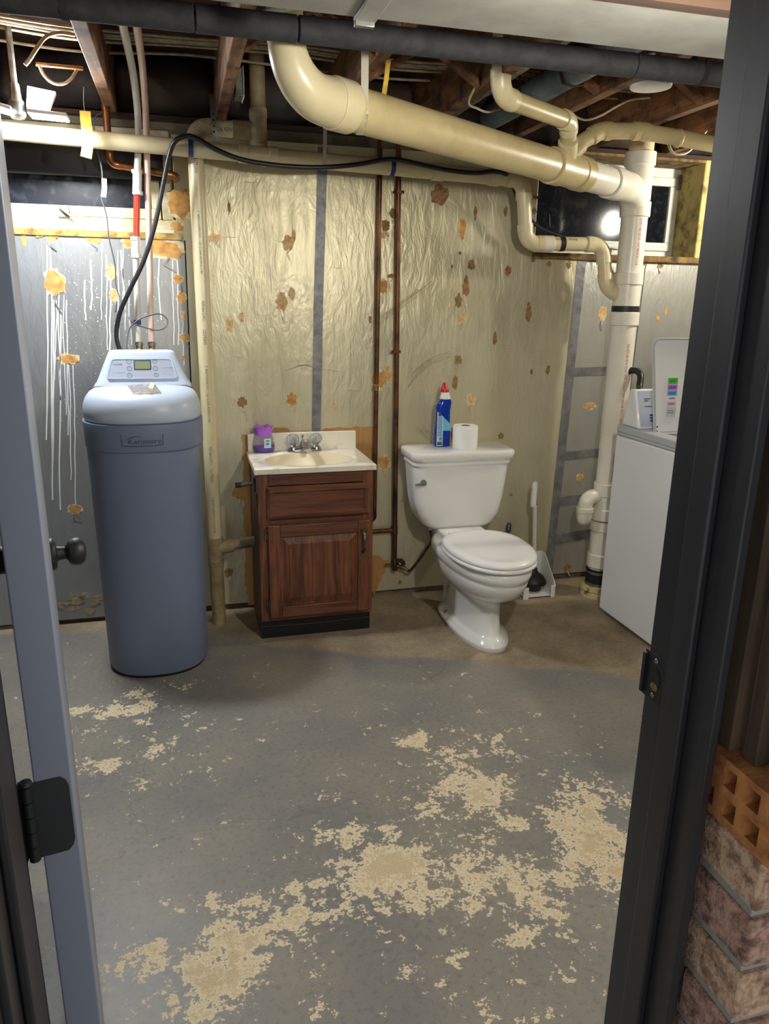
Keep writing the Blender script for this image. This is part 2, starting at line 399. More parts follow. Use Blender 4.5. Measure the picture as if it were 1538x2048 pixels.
paint = s.mix(s.ramp(n5, [(.50, (0,)), (.72, (.7,))]), paint, lin((98, 98, 96)))
paint = s.mix(s.ramp(n2, [(.60, (0,)), (.72, (.35,))]), paint, lin((170, 152, 120)))
tan = s.mix(core, lin((232, 218, 184)), lin((208, 190, 154)))
tan = s.mix(s.ramp(n4, [(.35, (0,)), (.65, (.35,))]), tan, lin((140, 120, 92)))
bare = s.mix(s.ramp(s.noise(p, 4, 7, .65), [(.36, (0,)), (.68, (1,))]), lin((132, 118, 97)), lin((174, 158, 130)))
bare = s.mix(s.ramp(n5, [(.46, (0,)), (.72, (.5,))]), bare, lin((102, 91, 76)))
cc = s.mix(ab.outputs['Fac'], s.mix(mask, paint, tan), bare)
# hairline cracks
vo = s.n('ShaderNodeTexVoronoi', feature='DISTANCE_TO_EDGE'); vo.inputs['Scale'].default_value = .9
wob = s.n('ShaderNodeTexNoise'); wob.inputs['Scale'].default_value = 7; wob.inputs['Detail'].default_value = 5
va = s.n('ShaderNodeVectorMath', operation='MULTIPLY_ADD'); va.inputs[1].default_value = (.22, .22, 0)
s.l(p, wob.inputs['Vector']); s.l(wob.outputs['Color'], va.inputs[0]); s.l(p, va.inputs[2]); s.l(va.outputs[0], vo.inputs['Vector'])
crack = s.ramp(vo.outputs['Distance'], [(.0, (1,)), (.0035, (0,))])
cc = s.mix(s.math('MULTIPLY', crack, .22), cc, lin((70, 62, 50)))
s.l(cc, s.b.inputs['Base Color'])
rg = s.mix(s.math('MAXIMUM', mask, ab.outputs['Fac']), (.42, .42, .42, 1), (.85, .85, .85, 1)); s.l(rg, s.b.inputs['Roughness'])
s.bump(s.math('SUBTRACT', s.math('ADD', s.math('MULTIPLY', n5, .5), s.math('MULTIPLY', n4, .25)), s.math('MULTIPLY', mask, .5)), .35, .0015)
me = bpy.data.meshes.new('floor'); me.from_pydata(vs, [], fs); me.materials.append(s.m)
for nm, arr in (('wear', wv), ('bare', bv)):
    a = me.attributes.new(nm, 'FLOAT', 'POINT'); a.data.foreach_set('value', arr)
flo = bpy.data.objects.new('floor', me); COL.objects.link(flo); flo['kind'] = 'structure'; ORG['floor'] = Vector((0, 0, 0))

# ---- back wall: concrete behind boards, two window openings
W1 = (-.86, .005, 1.66, 2.06); W2 = (1.60, 2.47, 1.64, 2.075)
b = B(); y0, y1 = 3.345, 3.62; top = 2.1
b.box(XL, W1[0], y0, y1, 0, top); b.box(W1[0], W1[1], y0, y1, 0, W1[2]); b.box(W1[0], W1[1], y0, y1, W1[3], top)
b.box(W1[1], W2[0], y0, y1, 0, top); b.box(W2[0], W2[1], y0, y1, 0, W2[2]); b.box(W2[0], W2[1], y0, y1, W2[3], top); b.box(W2[1], XR, y0, y1, 0, top)
wb = struct('wall_back', b, 'concrete')
def panel(poly, m, th=.024, y=WY):
    return B().prism([(x, y, z) for x, z in poly], (0, th, 0)).build('foil_board', m, wb)
ZB = .028
panel([(XL, .03), (-.01, .02), (.03, 1.0), (.04, 1.648), (-.02, 1.652), (-.9, 1.65), (XL, 1.65)], 'foil_left')
panel([(.0, .03), (.575, ZB), (.61, 2.04), (.012, 2.04), (.012, 1.66), (.045, 1.645), (.035, .9)], 'foil_mid')
panel([(.58, ZB), (1.80, .035), (1.838, 1.63), (1.605, 1.636), (1.605, 2.04), (.612, 2.04)], 'foil_mid')
panel([(1.805, .035), (2.17, .035), (2.204, 1.62), (1.842, 1.63)], 'foil_right', y=WY+.006, th=.018)
panel([(2.175, .035), (XR, .035), (XR, 1.62), (2.209, 1.62)], 'foil_right', y=WY+.006, th=.018)
# duct tape over the joints
def tape(pts, wd, y=WY-.001): return B().ribbon([(x, y, z) for x, z in pts], wd, .0016, (1, 0, 0) if abs(pts[0][1]-pts[-1][1]) > abs(pts[0][0]-pts[-1][0]) else (0, 0, 1)).build('duct_tape', 'duct_tape', wb)
tape([(.574, .70), (.593, 1.4), (.618, 2.03)], .042)
tape([(1.812, .04), (1.826, .5), (1.84, 1.0), (1.856, 1.62)], .046)
for x0, z0, x1, z1, wd in [(1.84,1.096,2.2,1.10,.04),(1.84,.674,2.2,.69,.042),(1.83,.435,2.2,.455,.046),(1.825,.228,2.2,.26,.052)]:
    tape([(x0, z0), ((x0+x1)/2, z0*.5+z1*.5+.003), (x1, z1)], wd, WY+.003)
# torn foil: ragged holes down to the orange foam
TORN = [(108,565,28,40,0),(102,472,16,18,0),(185,478,22,14,0),(262,482,26,20,0),(332,498,52,30,0),(223,545,17,22,2),(228,590,13,20,2),(137,718,30,16,0),(150,1018,22,16,0),
 (356,558,15,16,0),(363,595,15,16,0),(369,675,16,13,0),(366,630,8,20,2),(368,716,8,9,0),(360,408,38,46,0),(354,453,18,18,0),(47,475,8,26,0),
 (576,485,16,24,2),(588,470,8,18,2),(564,605,18,30,2),(584,588,10,20,2),(459,650,14,22,2),(483,634,9,16,2),(429,475,18,13,2),(484,804,16,20,1),(583,799,18,24,0),(670,809,7,18,2),(458,415,5,20,1),
 (786,427,14,20,1),(771,451,16,20,1),(769,470,17,10,2),(766,573,22,24,0),(783,552,14,8,1),(880,390,34,32,1),(925,458,14,34,0),(951,427,6,24,1),(1011,423,8,16,1),(942,530,14,18,1),(1016,541,14,18,1),
 (932,573,14,40,1),(917,602,14,26,1),(924,637,14,16,2),(1057,626,14,38,1),(990,677,9,24,1),(1096,739,9,20,1),(1063,743,6,12,1),(916,720,14,18,1),(910,764,12,26,1),(942,800,16,22,2),(906,865,10,28,1),
 (1002,872,13,13,1),(1071,394,10,8,1),(1069,423,10,12,1),(1066,519,10,10,1),(1098,528,10,10,1),(1138,529,9,16,1),(920,506,6,6,1),(904,533,5,6,1),(759,759,26,34,0),(777,749,15,30,2),(768,926,22,26,0),
 (457,1145,18,18,1),(475,985,18,26,0),(1022,990,7,4,1),(790,1082,8,14,0),(800,1165,6,10,1),(892,1155,8,20,1),(740,640,6,14,1),
 (1205,628,16,26,2),(1332,622,6,16,0),(1316,637,8,12,0),(1320,532,16,12,1),(1180,812,24,13,0),(1160,955,14,14,0),(1137,1135,14,16,1),(1290,527,10,8,1),(1240,532,8,10,1)]
rnd = random.Random(3)
for i, (x, y, w_, h_, k) in enumerate(TORN):
    yy = WY-.0015 if x < 1140 else WY+.0045
    c = pY(x, y, yy); sc = (c.y)/F*1.06
    poly = blob(c, w_/2*sc, h_/2*sc, i, 18, .26)
    if k != 1 and w_ > 9: B().prism([p_+Vector((0, .0006, 0)) for p_ in blob(c, w_/2*sc*1.18, h_/2*sc*1.15, i+500, 22, .22)], (0, .0006, 0)).build('torn_edge', 'torn_paper', wb, smooth=0)
    B().prism(poly, (0, .0012, 0)).build('torn_spot', ('foam', 'foam_dark', 'foam_pale')[k], wb, smooth=0)
    if w_ >= 13 and rnd.random() < .75:       # curled shred of foil hanging off the edge
        tail = [c+Vector((rnd.uniform(-.3, .3)*w_*sc, -.002, -h_*sc*.42)), c+Vector((rnd.uniform(-.2, .2)*w_*sc, -.005, -h_*sc*.8)), c+Vector((rnd.uniform(-.1, .5)*w_*sc, -.003, -h_*sc*1.25))]
        B().ribbon(tail, .006, .0008, (1, 0, 0)).build('foil_shred', 'foil_left' if x < 390 else 'foil_mid' if x < 1140 else 'foil_right', wb, smooth=0)
# long scuffs that scraped the foil
for pts, wd in [([(745,652),(800,612),(866,563)], .026), ([(814,772),(835,745),(865,722),(905,708)], .03), ([(836,852),(868,882)], .04), ([(640,742),(610,730),(570,742)], .008), ([(690,745),(650,740),(600,742)], .006)]:
    path = smooth_path([pY(x, y, WY-.001) for x, y in pts], 5); tv = path[-1]-path[0]; sdv = Vector((-tv.z, 0, tv.x)).normalized(); bs2 = B()
    for k in range(max(1, int(wd/.0035))):
        off = (k/max(1, int(wd/.0035)-1)-.5)*wd if wd > .01 else 0; n0 = rnd.randint(0, len(path)//3); n1_ = len(path)-rnd.randint(0, len(path)//3)
        bs2.ribbon([p_+sdv*(off+rnd.uniform(-.0012, .0012)) for p_ in path[n0:n1_]], rnd.uniform(.0012, .0034), .0008, sdv)
    bs2.build('scuff', 'scuff', wb, smooth=0)
# creases standing proud of the foil
b = B()
for i in range(46):
    x = rnd.uniform(400, 1140); y = rnd.uniform(360, 1120); L = rnd.uniform(15, 60); a = rnd.choice((0, 0, 1))
    q = [pY(x+(L*t if a else rnd.uniform(-3, 3)), y+(rnd.uniform(-3, 3) if a else L*t), WY) for t in (0, .35, .7, 1)]
    b.sweep(q, [.0004, .0013, .0013, .0004], 5)
o = b.build('foil_creases', 'foil_mid', wb); o['kind'] = 'stuff'
# white drips dried on the left board
b = B()
for x, ya, yb in [(94,490,880),(100,490,940),(107,600,1000),(112,600,760),(118,590,800),(128,590,830),(133,600,870),(137,730,960),(146,730,1010),(122,620,1020),(205,490,640),(212,510,700),(222,540,720),(236,500,690),(242,500,600),(246,480,660),(258,560,690),(300,500,600),(345,520,690),(354,520,690),(320,500,640),(182,520,620),(170,560,640),(365,640,730)]:
    pts = []; xx = x; n_ = 12
    for k in range(n_+1):
        pts.append(pY(xx, ya+(yb-ya)*k/n_, WY-.0008)); xx += rnd.uniform(-1.2, 1.6)
    b.ribbon(pts, rnd.uniform(.003, .006), .001, (1, 0, 0))
for k in range(420):                          # droplets between the runs
    cx = rnd.choice((130, 145, 175, 190, 205, 235, 240, 262, 300, 318)); x = rnd.gauss(cx, 9); y = rnd.uniform(500, 860)
    if x < 75: continue
    c = pY(x, y, WY-.0006); r = rnd.uniform(.0006, .0019)
    b.prism([c+Vector((r*math.cos(a), 0, 1.6*r*math.sin(a))) for a in (0, 1.05, 2.1, 3.14, 4.2, 5.25)], (0, .001, 0))
o = b.build('dried_drips', 'drip', wb, smooth=0); o['kind'] = 'stuff'
# crumbs of the sill over the left board
b = B()
for k in range(60):
    x = rnd.uniform(40, 345); c = pY(x, rnd.uniform(462, 472), WY-.003); b.prism(blob(c, rnd.uniform(.006, .016), rnd.uniform(.004, .01), k, 8, .4), (0, .006, 0))
b.box(-.9, .03, WY-.006, WY+.03, 1.648, 1.672)
b.build('sill_crust', 'crust', wb, smooth=0)
# dirt along the foot of the boards
b = B()
for k in range(26):
    x = rnd.uniform(60, 205); c = pY(x, 1188+min(40, abs(rnd.gauss(0, 20))), WY-.0007-k*.00015); b.prism(blob(c, rnd.uniform(.008, .03), rnd.uniform(.005, .02), 90+k, 9, .5), (0, .001, 0))
b.build('foot_stain', 'scuff', wb, smooth=0)

# ---- plywood showing round the vanity where the foil is torn off
zt = .865
def ragged(pts, seed, a=.006):
    r_ = random.Random(seed); out = []
    for p, q in zip(pts, pts[1:]+pts[:1]):
        p, q = Vector(p), Vector(q); n_ = max(1, int((q-p).length/.02))
        for k in range(n_):
            t = k/n_; out.append(p.lerp(q, t)+Vector((r_.uniform(-a, a), 0, r_.uniform(-a, a))) if k else p)
    return out
bd = [pY(x, y, WY-.004) for x, y in [(484,868),(487,960),(476,968),(470,990),(487,1000),(490,1100),(489,1150),(497,1210),(518,1212),(520,868)]]
B().prism(ragged(bd, 1), (0, .003, 0)).build('plywood_board', 'plywood', wb, smooth=0)
bd = [pY(x, y, WY-.004) for x, y in [(508,868),(545,862),(548,855),(575,856),(580,862),(640,863),(652,856),(720,854),(749,853),(752,1030),(505,1030)]]
B().prism(ragged(bd, 2, .003), (0, .003, 0)).build('plywood_board', 'plywood', wb, smooth=0)
bd = [pY(x, y, WY-.004) for x, y in [(744,1110),(760,1113),(768,1122),(778,1120),(776,1130),(762,1160),(746,1192)]]
B().prism(ragged(bd, 3, .003), (0, .003, 0)).build('plywood_board', 'plywood', wb, smooth=0)

# ---- window 1 (over the softener) and window 2 (over the laundry)
w1 = sroot('window_1', (-.4, 3.45, 1.66))
x0, x1, z0, z1 = W1
b = B(); b.box(x0, x1, 3.36, 3.44, z0, 1.725); b.box(x0, x1, 3.36, 3.44, 2.0, z1); b.box(x1-.045, x1, 3.36, 3.44, 1.725, 2.0); b.box(x0, x0+.05, 3.36, 3.44, 1.725, 2.0)
b.build('window_frame', 'window_paint', w1, bevel=.004)
b = B(); b.box(x0+.05, x1-.05, 3.385, 3.415, 1.728, 1.768); b.box(x0+.05, x1-.05, 3.385, 3.415, 1.965, 1.998); b.box(x1-.085, x1-.05, 3.385, 3.415, 1.768, 1.965); b.box(x0+.05, x0+.09, 3.385, 3.415, 1.768, 1.965)
b.build('sash', 'window_paint', w1, bevel=.003)
B().box(x0+.085, x1-.08, 3.398, 3.402, 1.765, 1.968).build('pane', 'dusty_glass', w1, smooth=0)
B().box(x0, x1, WY-.004, 3.37, 1.668, 1.688).build('sill', 'window_paint', w1, bevel=.004)
c = pY(128, 424, 3.37); b = B(); b.box(c.x-.022, c.x+.022, 3.352, 3.362, c.z-.022, c.z+.022); b.build('latch', 'steel', w1, bevel=.002)
B().sweep([pY(120, 416, 3.35), pY(132, 425, 3.338), pY(152, 440, 3.334)], [.006, .005, .003], 8).build('latch_lever', 'steel', w1)
B().box(XL, .0, 3.64, 3.66, 1.5, 2.3).build('outside_dark', 'black', w1, smooth=0)
o = B().loft([[(x0+.02+(x1-x0-.05)*t, 3.352+.006*math.sin(t*9)+dy, z) for t in [k/14 for k in range(15)]] for z, dy in [(2.03, .0), (1.98, .002), (1.92, -.003), (1.885, -.001), (1.872, .003)]], False, False, closed=False).build('plastic_sheet', 'black_sheet')
o.modifiers.new('t', 'SOLIDIFY').thickness = .002
tag(o, 'black plastic sheet hung over the upper half of the window behind the LED lamp', 'sheet')
w2 = sroot('window_2', (2.0, 3.5, 1.64))
x0, x1, z0, z1 = W2; yb = 3.50
b = B(); b.box(x1-.004, x1+.02, 3.35, yb, z0, z1); b.build('reveal', 'yellow_reveal', w2)
B().box(x1-.006, x1+.05, WY-.012, WY+.04, z0-.02, z1+.02).build('reveal_edge', 'yellow_reveal', w2, bevel=.006)
B().box(x0, x1+.05, WY-.014, yb, z0-.022, z0+.008).build('sill', 'rot', w2, bevel=.005)
B().box(x0, x1+.06, WY-.01, yb, z1-.002, z1+.03).build('head_board', 'rot', w2, bevel=.005)
b = B(); b.box(x0, x1, yb, yb+.05, z0, z0+.06); b.box(x0, x1, yb, yb+.05, z1-.05, z1); b.box(x1-.02, x1, yb, yb+.05, z0+.06, z1-.05); b.box(x0, x0+.05, yb, yb+.05, z0+.06, z1-.05)
b.build('window_frame', 'window_white', w2, bevel=.004)
b = B(); b.box(x0+.05, x1-.015, yb-.012, yb+.02, z0+.045, z0+.085); b.box(x0+.05, x1-.015, yb-.012, yb+.02, z1-.085, z1-.045); b.box(x1-.058, x1-.015, yb-.012, yb+.02, z0+.085, z1-.085); b.box(x0+.05, x0+.09, yb-.012, yb+.02, z0+.085, z1-.085)
b.build('sash', 'window_white', w2, bevel=.004)
B().box(x0+.085, x1-.055, yb+.004, yb+.008, z0+.08, z1-.08).build('pane', 'night_glass', w2, smooth=0)
c = pY(1212, 492, yb-.02); b = B(); b.box(c.x-.03, c.x+.03, yb-.03, yb-.012, c.z-.016, c.z+.012); b.build('latch', 'steel', w2, bevel=.003)
B().sweep([(c.x-.03, yb-.035, c.z), (c.x+.05, yb-.045, c.z-.012), (c.x+.07, yb-.04, c.z-.012)], .006, 8).build('latch_lever', 'window_white', w2)
c = pY(1361, 352, yb-.02); B().box(x1-.03, x1-.006, yb-.022, yb-.012, z1-.10, z1-.03).build('hinge', 'steel', w2, bevel=.002)
B().box(1.4, XR, 3.64, 3.66, 1.5, 2.3).build('outside_dark', 'black', w2, smooth=0)

# ---- the other walls (out of view or edge-on) and the ceiling
struct('wall_left', B().box(XL-.1, XL, .7, 3.62, 0, 2.36), 'wall_plain')
struct('wall_right', B().box(XR, XR+.1, .7, 3.62, 0, 2.36), 'wall_plain')
b = B(); b.box(XL, -.245, .70, .79, 0, 2.36); b.box(.70, XR, .70, .79, 0, 2.36); b.box(-.245, .70, .70, .79, 2.06, 2.36)
struct('wall_front', b, 'wall_plain')
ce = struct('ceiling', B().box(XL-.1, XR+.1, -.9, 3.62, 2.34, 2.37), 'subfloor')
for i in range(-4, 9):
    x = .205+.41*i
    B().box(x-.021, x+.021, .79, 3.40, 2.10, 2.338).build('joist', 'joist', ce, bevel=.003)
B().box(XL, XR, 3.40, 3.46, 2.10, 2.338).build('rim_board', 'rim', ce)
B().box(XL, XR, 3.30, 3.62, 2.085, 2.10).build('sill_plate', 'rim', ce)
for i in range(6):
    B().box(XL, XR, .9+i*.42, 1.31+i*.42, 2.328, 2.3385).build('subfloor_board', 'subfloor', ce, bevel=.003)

# ---- doorway: jambs, brick pier
t1 = sroot('trim_1', (-.22, .74, 0))
B().box(-.24, -.207, .665, .80, 0, 2.05).build('jamb', 'jamb', t1, bevel=.002)
B().box(-.207, -.196, .70, .755, 0, 2.04).build('door_stop', 'jamb', t1, bevel=.003)
B().box(-.32, -.215, .648, .666, 0, 2.10).build('casing', 'jamb', t1, bevel=.004)
t2 = sroot('trim_2', (.62, .74, 0))
B().box(.605, .618, .668, .805, 0, 2.05).build('jamb', 'jamb', t2, bevel=.002)
B().box(.593, .6055, .712, .752, 0, 2.04).build('door_stop', 'jamb', t2, bevel=.003)
B().box(.618, .70, .735, .80, 0, 2.05).build('jamb_edge', 'black', t2, bevel=.002)
b = B(); zc = .925; pl = []
b.prism([(.6045, .77, zc-.034), (.6045, .812, zc-.034), (.6045, .812, zc+.034), (.6045, .77, zc+.034)], (.001, 0, 0))
b.box(.600, .6055, .806, .812, zc-.03, zc+.03)
sp = b.build('strike_plate', 'rubber', t2, bevel=.001)
B().prism([(.6038, .785+.011*math.cos(a)*(1 if math.cos(a) > 0 else 1), zc+.016*math.sin(a)) for a in [2*PI*k/14 for k in range(14)]], (.0008, 0, 0)).build('latch_hole', 'black', sp, smooth=0)
B().prism([(.6036, .785+.008*math.cos(a), zc-.012+.006*math.sin(a)) for a in [2*PI*k/12 for k in range(12)]], (.0008, 0, 0)).build('latch_lip', 'brass', sp, smooth=0)
for dz in (-.026, .026): B().lathe([(.004, 0), (.003, .001), (.0003, .0014)], (.6042, .787, zc+dz), (-1, 0, 0), 10).build('screw', 'steel', sp)
for i, (y0, y1, x, k) in enumerate([(.600, .616, .668, 'rough_wood'), (.648, .672, .660, 'rough_wood'), (.684, .716, .652, 'rough_wood')]):
    B().box(x, x+.03, y0, y1, .868, 2.1).build('lath', k, t2, bevel=.002)
b = B(); b.box(.70, .76, .50, .602, .868, 2.1); b.build('stud', 'rough_wood', t2, bevel=.003)
wp = sroot('wall_pier', (.75, .66, 0))
B().box(.647, .93, .602, .70, 0, .776).build('mortar_core', 'mortar', wp)
ch = .0865; zt = .778; rr_ = random.Random(11)
bri = 0
for c in range(9):
    z1_ = zt-c*ch-.005; z0_ = z1_-ch+.015
    if z1_ < 0: break
    z0_ = max(z0_, .0)
    yend = .700+rr_.uniform(-.012, .012); dx = rr_.uniform(-.002, .002)
    if c % 2 == 0: segs = [(.593, yend, .641, .748)]; fr = [(.757, .93)]
    else: segs = [(.593, yend, .641, .848)]; fr = [(.857, .93)]
    for ya, yb_, xa, xb in segs: B().box(xa+dx, xb, ya, yb_, z0_, z1_).build('brick', ('brick_a', 'brick_b')[(c) % 2], wp, bevel=.004)
    for xa, xb in fr: B().box(xa, xb, .595, .695, z0_, z1_).build('brick', ('brick_b', 'brick_a')[c % 2], wp, bevel=.004)
# cored brick on its side on top: face with two rows of slots
def cored(x, y0, y1, z0, z1, holes, depth=.085):
    b = B(); b.box(x+depth, x+.10, y0, y1, z0, z1)
    ys = sorted({y0, y1} | {v for h in holes for v in h[:2]}); zs = sorted({z0, z1} | {v for h in holes for v in h[2:]})
    for a, c in zip(ys, ys[1:]):
        for d, e in zip(zs, zs[1:]):
            my, mz = (a+c)/2, (d+e)/2
            if any(h[0] < my < h[1] and h[2] < mz < h[3] for h in holes): continue
            b.box(x, x+depth, a, c, d, e)
    return b
hs = []
for r_, zz in enumerate((.790, .831)):
    for k in range(4):
        yy = .564+k*.040+(.006 if r_ else 0)
        if yy+.026 < .712: hs.append((yy, yy+.021, zz, zz+.027))
cored(.638, .56, .712, .778, .868, hs).build('brick', 'brick_orange', wp, smooth=0)

# ---- the open door, edge towards the camera
D0 = Vector((-.190, .800, 0)); th = .040; L = .775
dd = Vector((-math.sin(math.radians(9.8)), math.cos(math.radians(9.8)), 0)); dn = Vector((dd.y, -dd.x, 0))
def dp(u, v, z): return D0+dd*u+dn*v+Vector((0, 0, z))
d1 = sroot('door_1', D0)
B().hexa([dp(0,0,.012),dp(0,th,.012),dp(L,th,.012),dp(L,0,.012),dp(0,0,2.03),dp(0,th,2.03),dp(L,th,2.03),dp(L,0,2.03)]).build('door_slab', 'door_paint', d1, bevel=.002)
for sd in (1, -1):
    o0 = dp(L-.062, th if sd > 0 else 0, .927); a = dn*sd
    B().lathe([(.032, 0), (.032, .004), (.028, .009), (.0145, .011), (.0125, .026), (.016, .03), (.024, .034), (.0275, .042), (.0275, .053), (.022, .061), (.011, .065), (.0005, .066)], o0, a, 28).build('door_knob', 'rubber', d1)
for zc in (.838, .22, 1.78):
    b = B(); zz0, zz1 = zc-.05, zc+.05; pts = [(0, zz0), (.030, zz0), (.0355, zz0+.006), (.038, zz0+.014), (.038, zz1-.014), (.0355, zz1-.006), (.030, zz1), (0, zz1)]
    hl = b.prism([dp(-.002, v, z) for v, z in [(-.006, q) if p_ == 0 else (p_-.002, q) for p_, q in pts]], dd*.002).build('hinge_leaf', 'rubber', d1, smooth=0)
    kx = dp(-.004, -.008, 0)
    for k in range(5):
        za = zz0+k*.02; B().sweep([(kx.x, kx.y, za+.0006), (kx.x, kx.y, za+.0194)], .0062, 14).build('knuckle', 'rubber', hl)
    B().lathe([(.004, 0), (.0075, .002), (.006, .006), (.0005, .008)], (kx.x, kx.y, zz1), (0, 0, 1), 14).build('hinge_pin', 'rubber', hl)
    B().box(-.2075, -.205, .765, .805, zz0, zz1).build('jamb_leaf', 'rubber', hl)

# ================================================================== WATER SOFTENER
cx, cy = -.142, 2.905; ry0 = .195
so = thing('water_softener', 'tall slate blue water softener cabinet with pale blue control head', 'water softener', (cx, cy, 0))
zr = pY(290, 848, cy-.212).z; zk = pY(290, 905, cy-.21).z
B().loft([supel(cx-.012, cy, z, rx, ry, 2.35) for z, rx, ry in [(0.012, .188, .188), (.02, .193, .193), (.3, .196, .197), (zk-.015, .202, .203), (zk, .203, .204)]]).build('cabinet_body', 'tank_blue', so, bevel=0)
B().loft([supel(cx-.012, cy, z, rx, ry, 2.35) for z, rx, ry in [(0, .183, .183), (.013, .186, .186)]]).build('base_rim', 'black', so)
dcx = cx-.006
B().loft([supel(dcx, cy, z, r, r, 2.4) for z, r in [(zk-.006, .200), (zk-.002, .209), (zk+.004, .2115), (zr-.012, .214), (zr-.006, .213), (zr-.004, .205)]]).build('collar', 'tank_blue', so, smooth=50)
zl = zr-.004
lid = B().loft([supel(dcx, cy+dy, zl+z, rx, ry, n) for z, rx, ry, n, dy in [(0, .200, .20, 2.4, 0), (.004, .207, .207, 2.4, 0), (.03, .2095, .209, 2.4, 0), (.055, .207, .206, 2.4, 0), (.078, .199, .197, 2.4, .001), (.095, .186, .182, 2.5, .004), (.106, .168, .162, 2.6, .010), (.112, .14, .13, 2.8, .02), (.1145, .09, .08, 2.8, .03), (.115, .02, .02, 2.8, .03)]]).build('salt_lid', 'lid_blue', so, smooth=60)
zt = zl+.112
# head: tapered tower with a sloping face
yf, yt, ybk = cy+.012, cy+.058, cy+.172; hb, ht = .168, .118; zh = zt+.122
def hring(z, t):
    hw = hb+(ht-hb)*t; a = yf+(yt-yf)*t; b_ = ybk-.01*t; r = .03; out = []
    for sx, sy in ((1, -1), (1, 1), (-1, 1), (-1, -1)):
        for k in range(5):
            ang = {(1, -1): -90, (1, 1): 0, (-1, 1): 90, (-1, -1): 180}[(sx, sy)]+22.5*k
            out.append((dcx+.004+sx*(hw-r)+r*math.cos(math.radians(ang)), ((a+r) if sy < 0 else (b_-r))+r*math.sin(math.radians(ang)), z))
    return out
def shrink(ring, k, z):
    mx = sum(p[0] for p in ring)/len(ring); my = sum(p[1] for p in ring)/len(ring)
    return [(mx+(p[0]-mx)*k, my+(p[1]-my)*k, z) for p in ring]
rings = [shrink(hring(zt-.03, 0), 1.06, zt-.03), shrink(hring(zt, 0), 1.05, zt-.006), shrink(hring(zt, 0), 1.015, zt+.004), hring(zt+.014, .1)]
rings += [hring(zt+.014+(zh-zt-.02)*t, .1+.88*t) for t in (.25, .5, .75, 1)]
rings += [shrink(hring(zh, 1), .975, zh-.0015), shrink(hring(zh, 1), .9, zh+.001)]
hd = B().loft(rings).build('control_head', 'lid_blue', so, smooth=60)
# seam between lid and rear cover
B().sweep([(dcx-.185, cy+.02, zt-.012), (dcx-.16, cy+.006, zt-.0005), (dcx, cy+.003, zt+.0035), (dcx+.16, cy+.006, zt-.0005), (dcx+.185, cy+.02, zt-.012)], .0013, 6).build('lid_seam', 'ink', lid)
def face(x, t, off=0):      # point on the sloping face
    z = zt+.014+(zh-zt-.02)*t; tt = .1+.88*t; n = Vector((0, -(zh-zt), (yt-yf))).normalized()
    return Vector((dcx+.004+x, yf+(yt-yf)*tt, z))+n*off
def fmap(x0, t0, off=.0026):
    sl = (face(0, 1)-face(0, 0)).length
    return lambda u, v: face(x0+u, t0+v/sl, off)
def frect(x0, x1, t0, t1, r, n=5, off=.0, taper=0):
    sl = (face(0, 1)-face(0, 0)).length; out = []; h = (t1-t0)*sl
    for sx, sy, a0 in ((1, -1, -90), (1, 1, 0), (-1, 1, 90), (-1, -1, 180)):
        for k in range(n):
            a = math.radians(a0+90*k/(n-1)); X = (x1-r if sx > 0 else x0+r)+r*math.cos(a); V = (h-r if sy > 0 else r)+r*math.sin(a)
            out.append(face(X*(1-taper*V/h), t0+V/sl, off))
    return out
nf = Vector((0, -(zh-zt), (yt-yf))).normalized()
b = B(); outr = frect(-.128, .128, .10, .80, .014, 5, .0016, .16); inr = frect(-.123, .123, .13, .775, .011, 5, .0016, .16)
b.loft([outr, [Vector(p)+nf*.003 for p in outr], [Vector(p)+nf*.003 for p in inr], inr], False, False); b.build('panel_bezel', 'lid_blue', hd)
cp = B().prism([Vector(p)+nf*.0006 for p in inr], nf*.001).build('control_panel', 'panel_grey', hd, smooth=0)
dsp = B().prism(frect(-.028, .034, .40, .745, .003, 3, .0028), nf*.0008).build('display', 'ink', cp, smooth=0)
B().prism(frect(-.024, .030, .44, .71, .002, 3, .0037), nf*.0004).build('display_glass', 'lcd', cp, smooth=0)
for x, t, r in [(-.044, .70, .0085), (-.044, .46, .0085), (-.044, .22, .0085), (.048, .70, .0075), (.049, .46, .0085), (.050, .22, .0075)]:
    f_ = fmap(x, t, .0032); ring = [f_(r*math.cos(a), r*math.sin(a)) for a in [2*PI*k/20 for k in range(21)]]
    B().sweep(ring, .0007, 5).build('button', 'ink_navy', cp)
    B().sweep([f_(-r*.5, 0), f_(0, r*.4), f_(r*.5, 0)], .0006, 5).build('button_mark', 'ink_navy', cp)
B().prism(frect(-.104, -.068, .57, .65, .001, 2, .0029), nf*.0003).build('logo_plate', 'ink', cp, smooth=0)
text('KENMORE', .0055, fmap(-.102, .61, .0036), 'lettering', 'panel_grey', cp, squash=1.15)
for x0_, x1_, t in [(-.105, -.062, .30), (.076, .112, .46), (.092, .112, .37), (.09, .112, .32), (.070, .112, .25), (.094, .112, .20)]:
    B().prism(frect(x0_, x1_, t, t+.022, .0005, 2, .0029), nf*.0003).build('fine_print', 'ink_navy', cp, smooth=0)
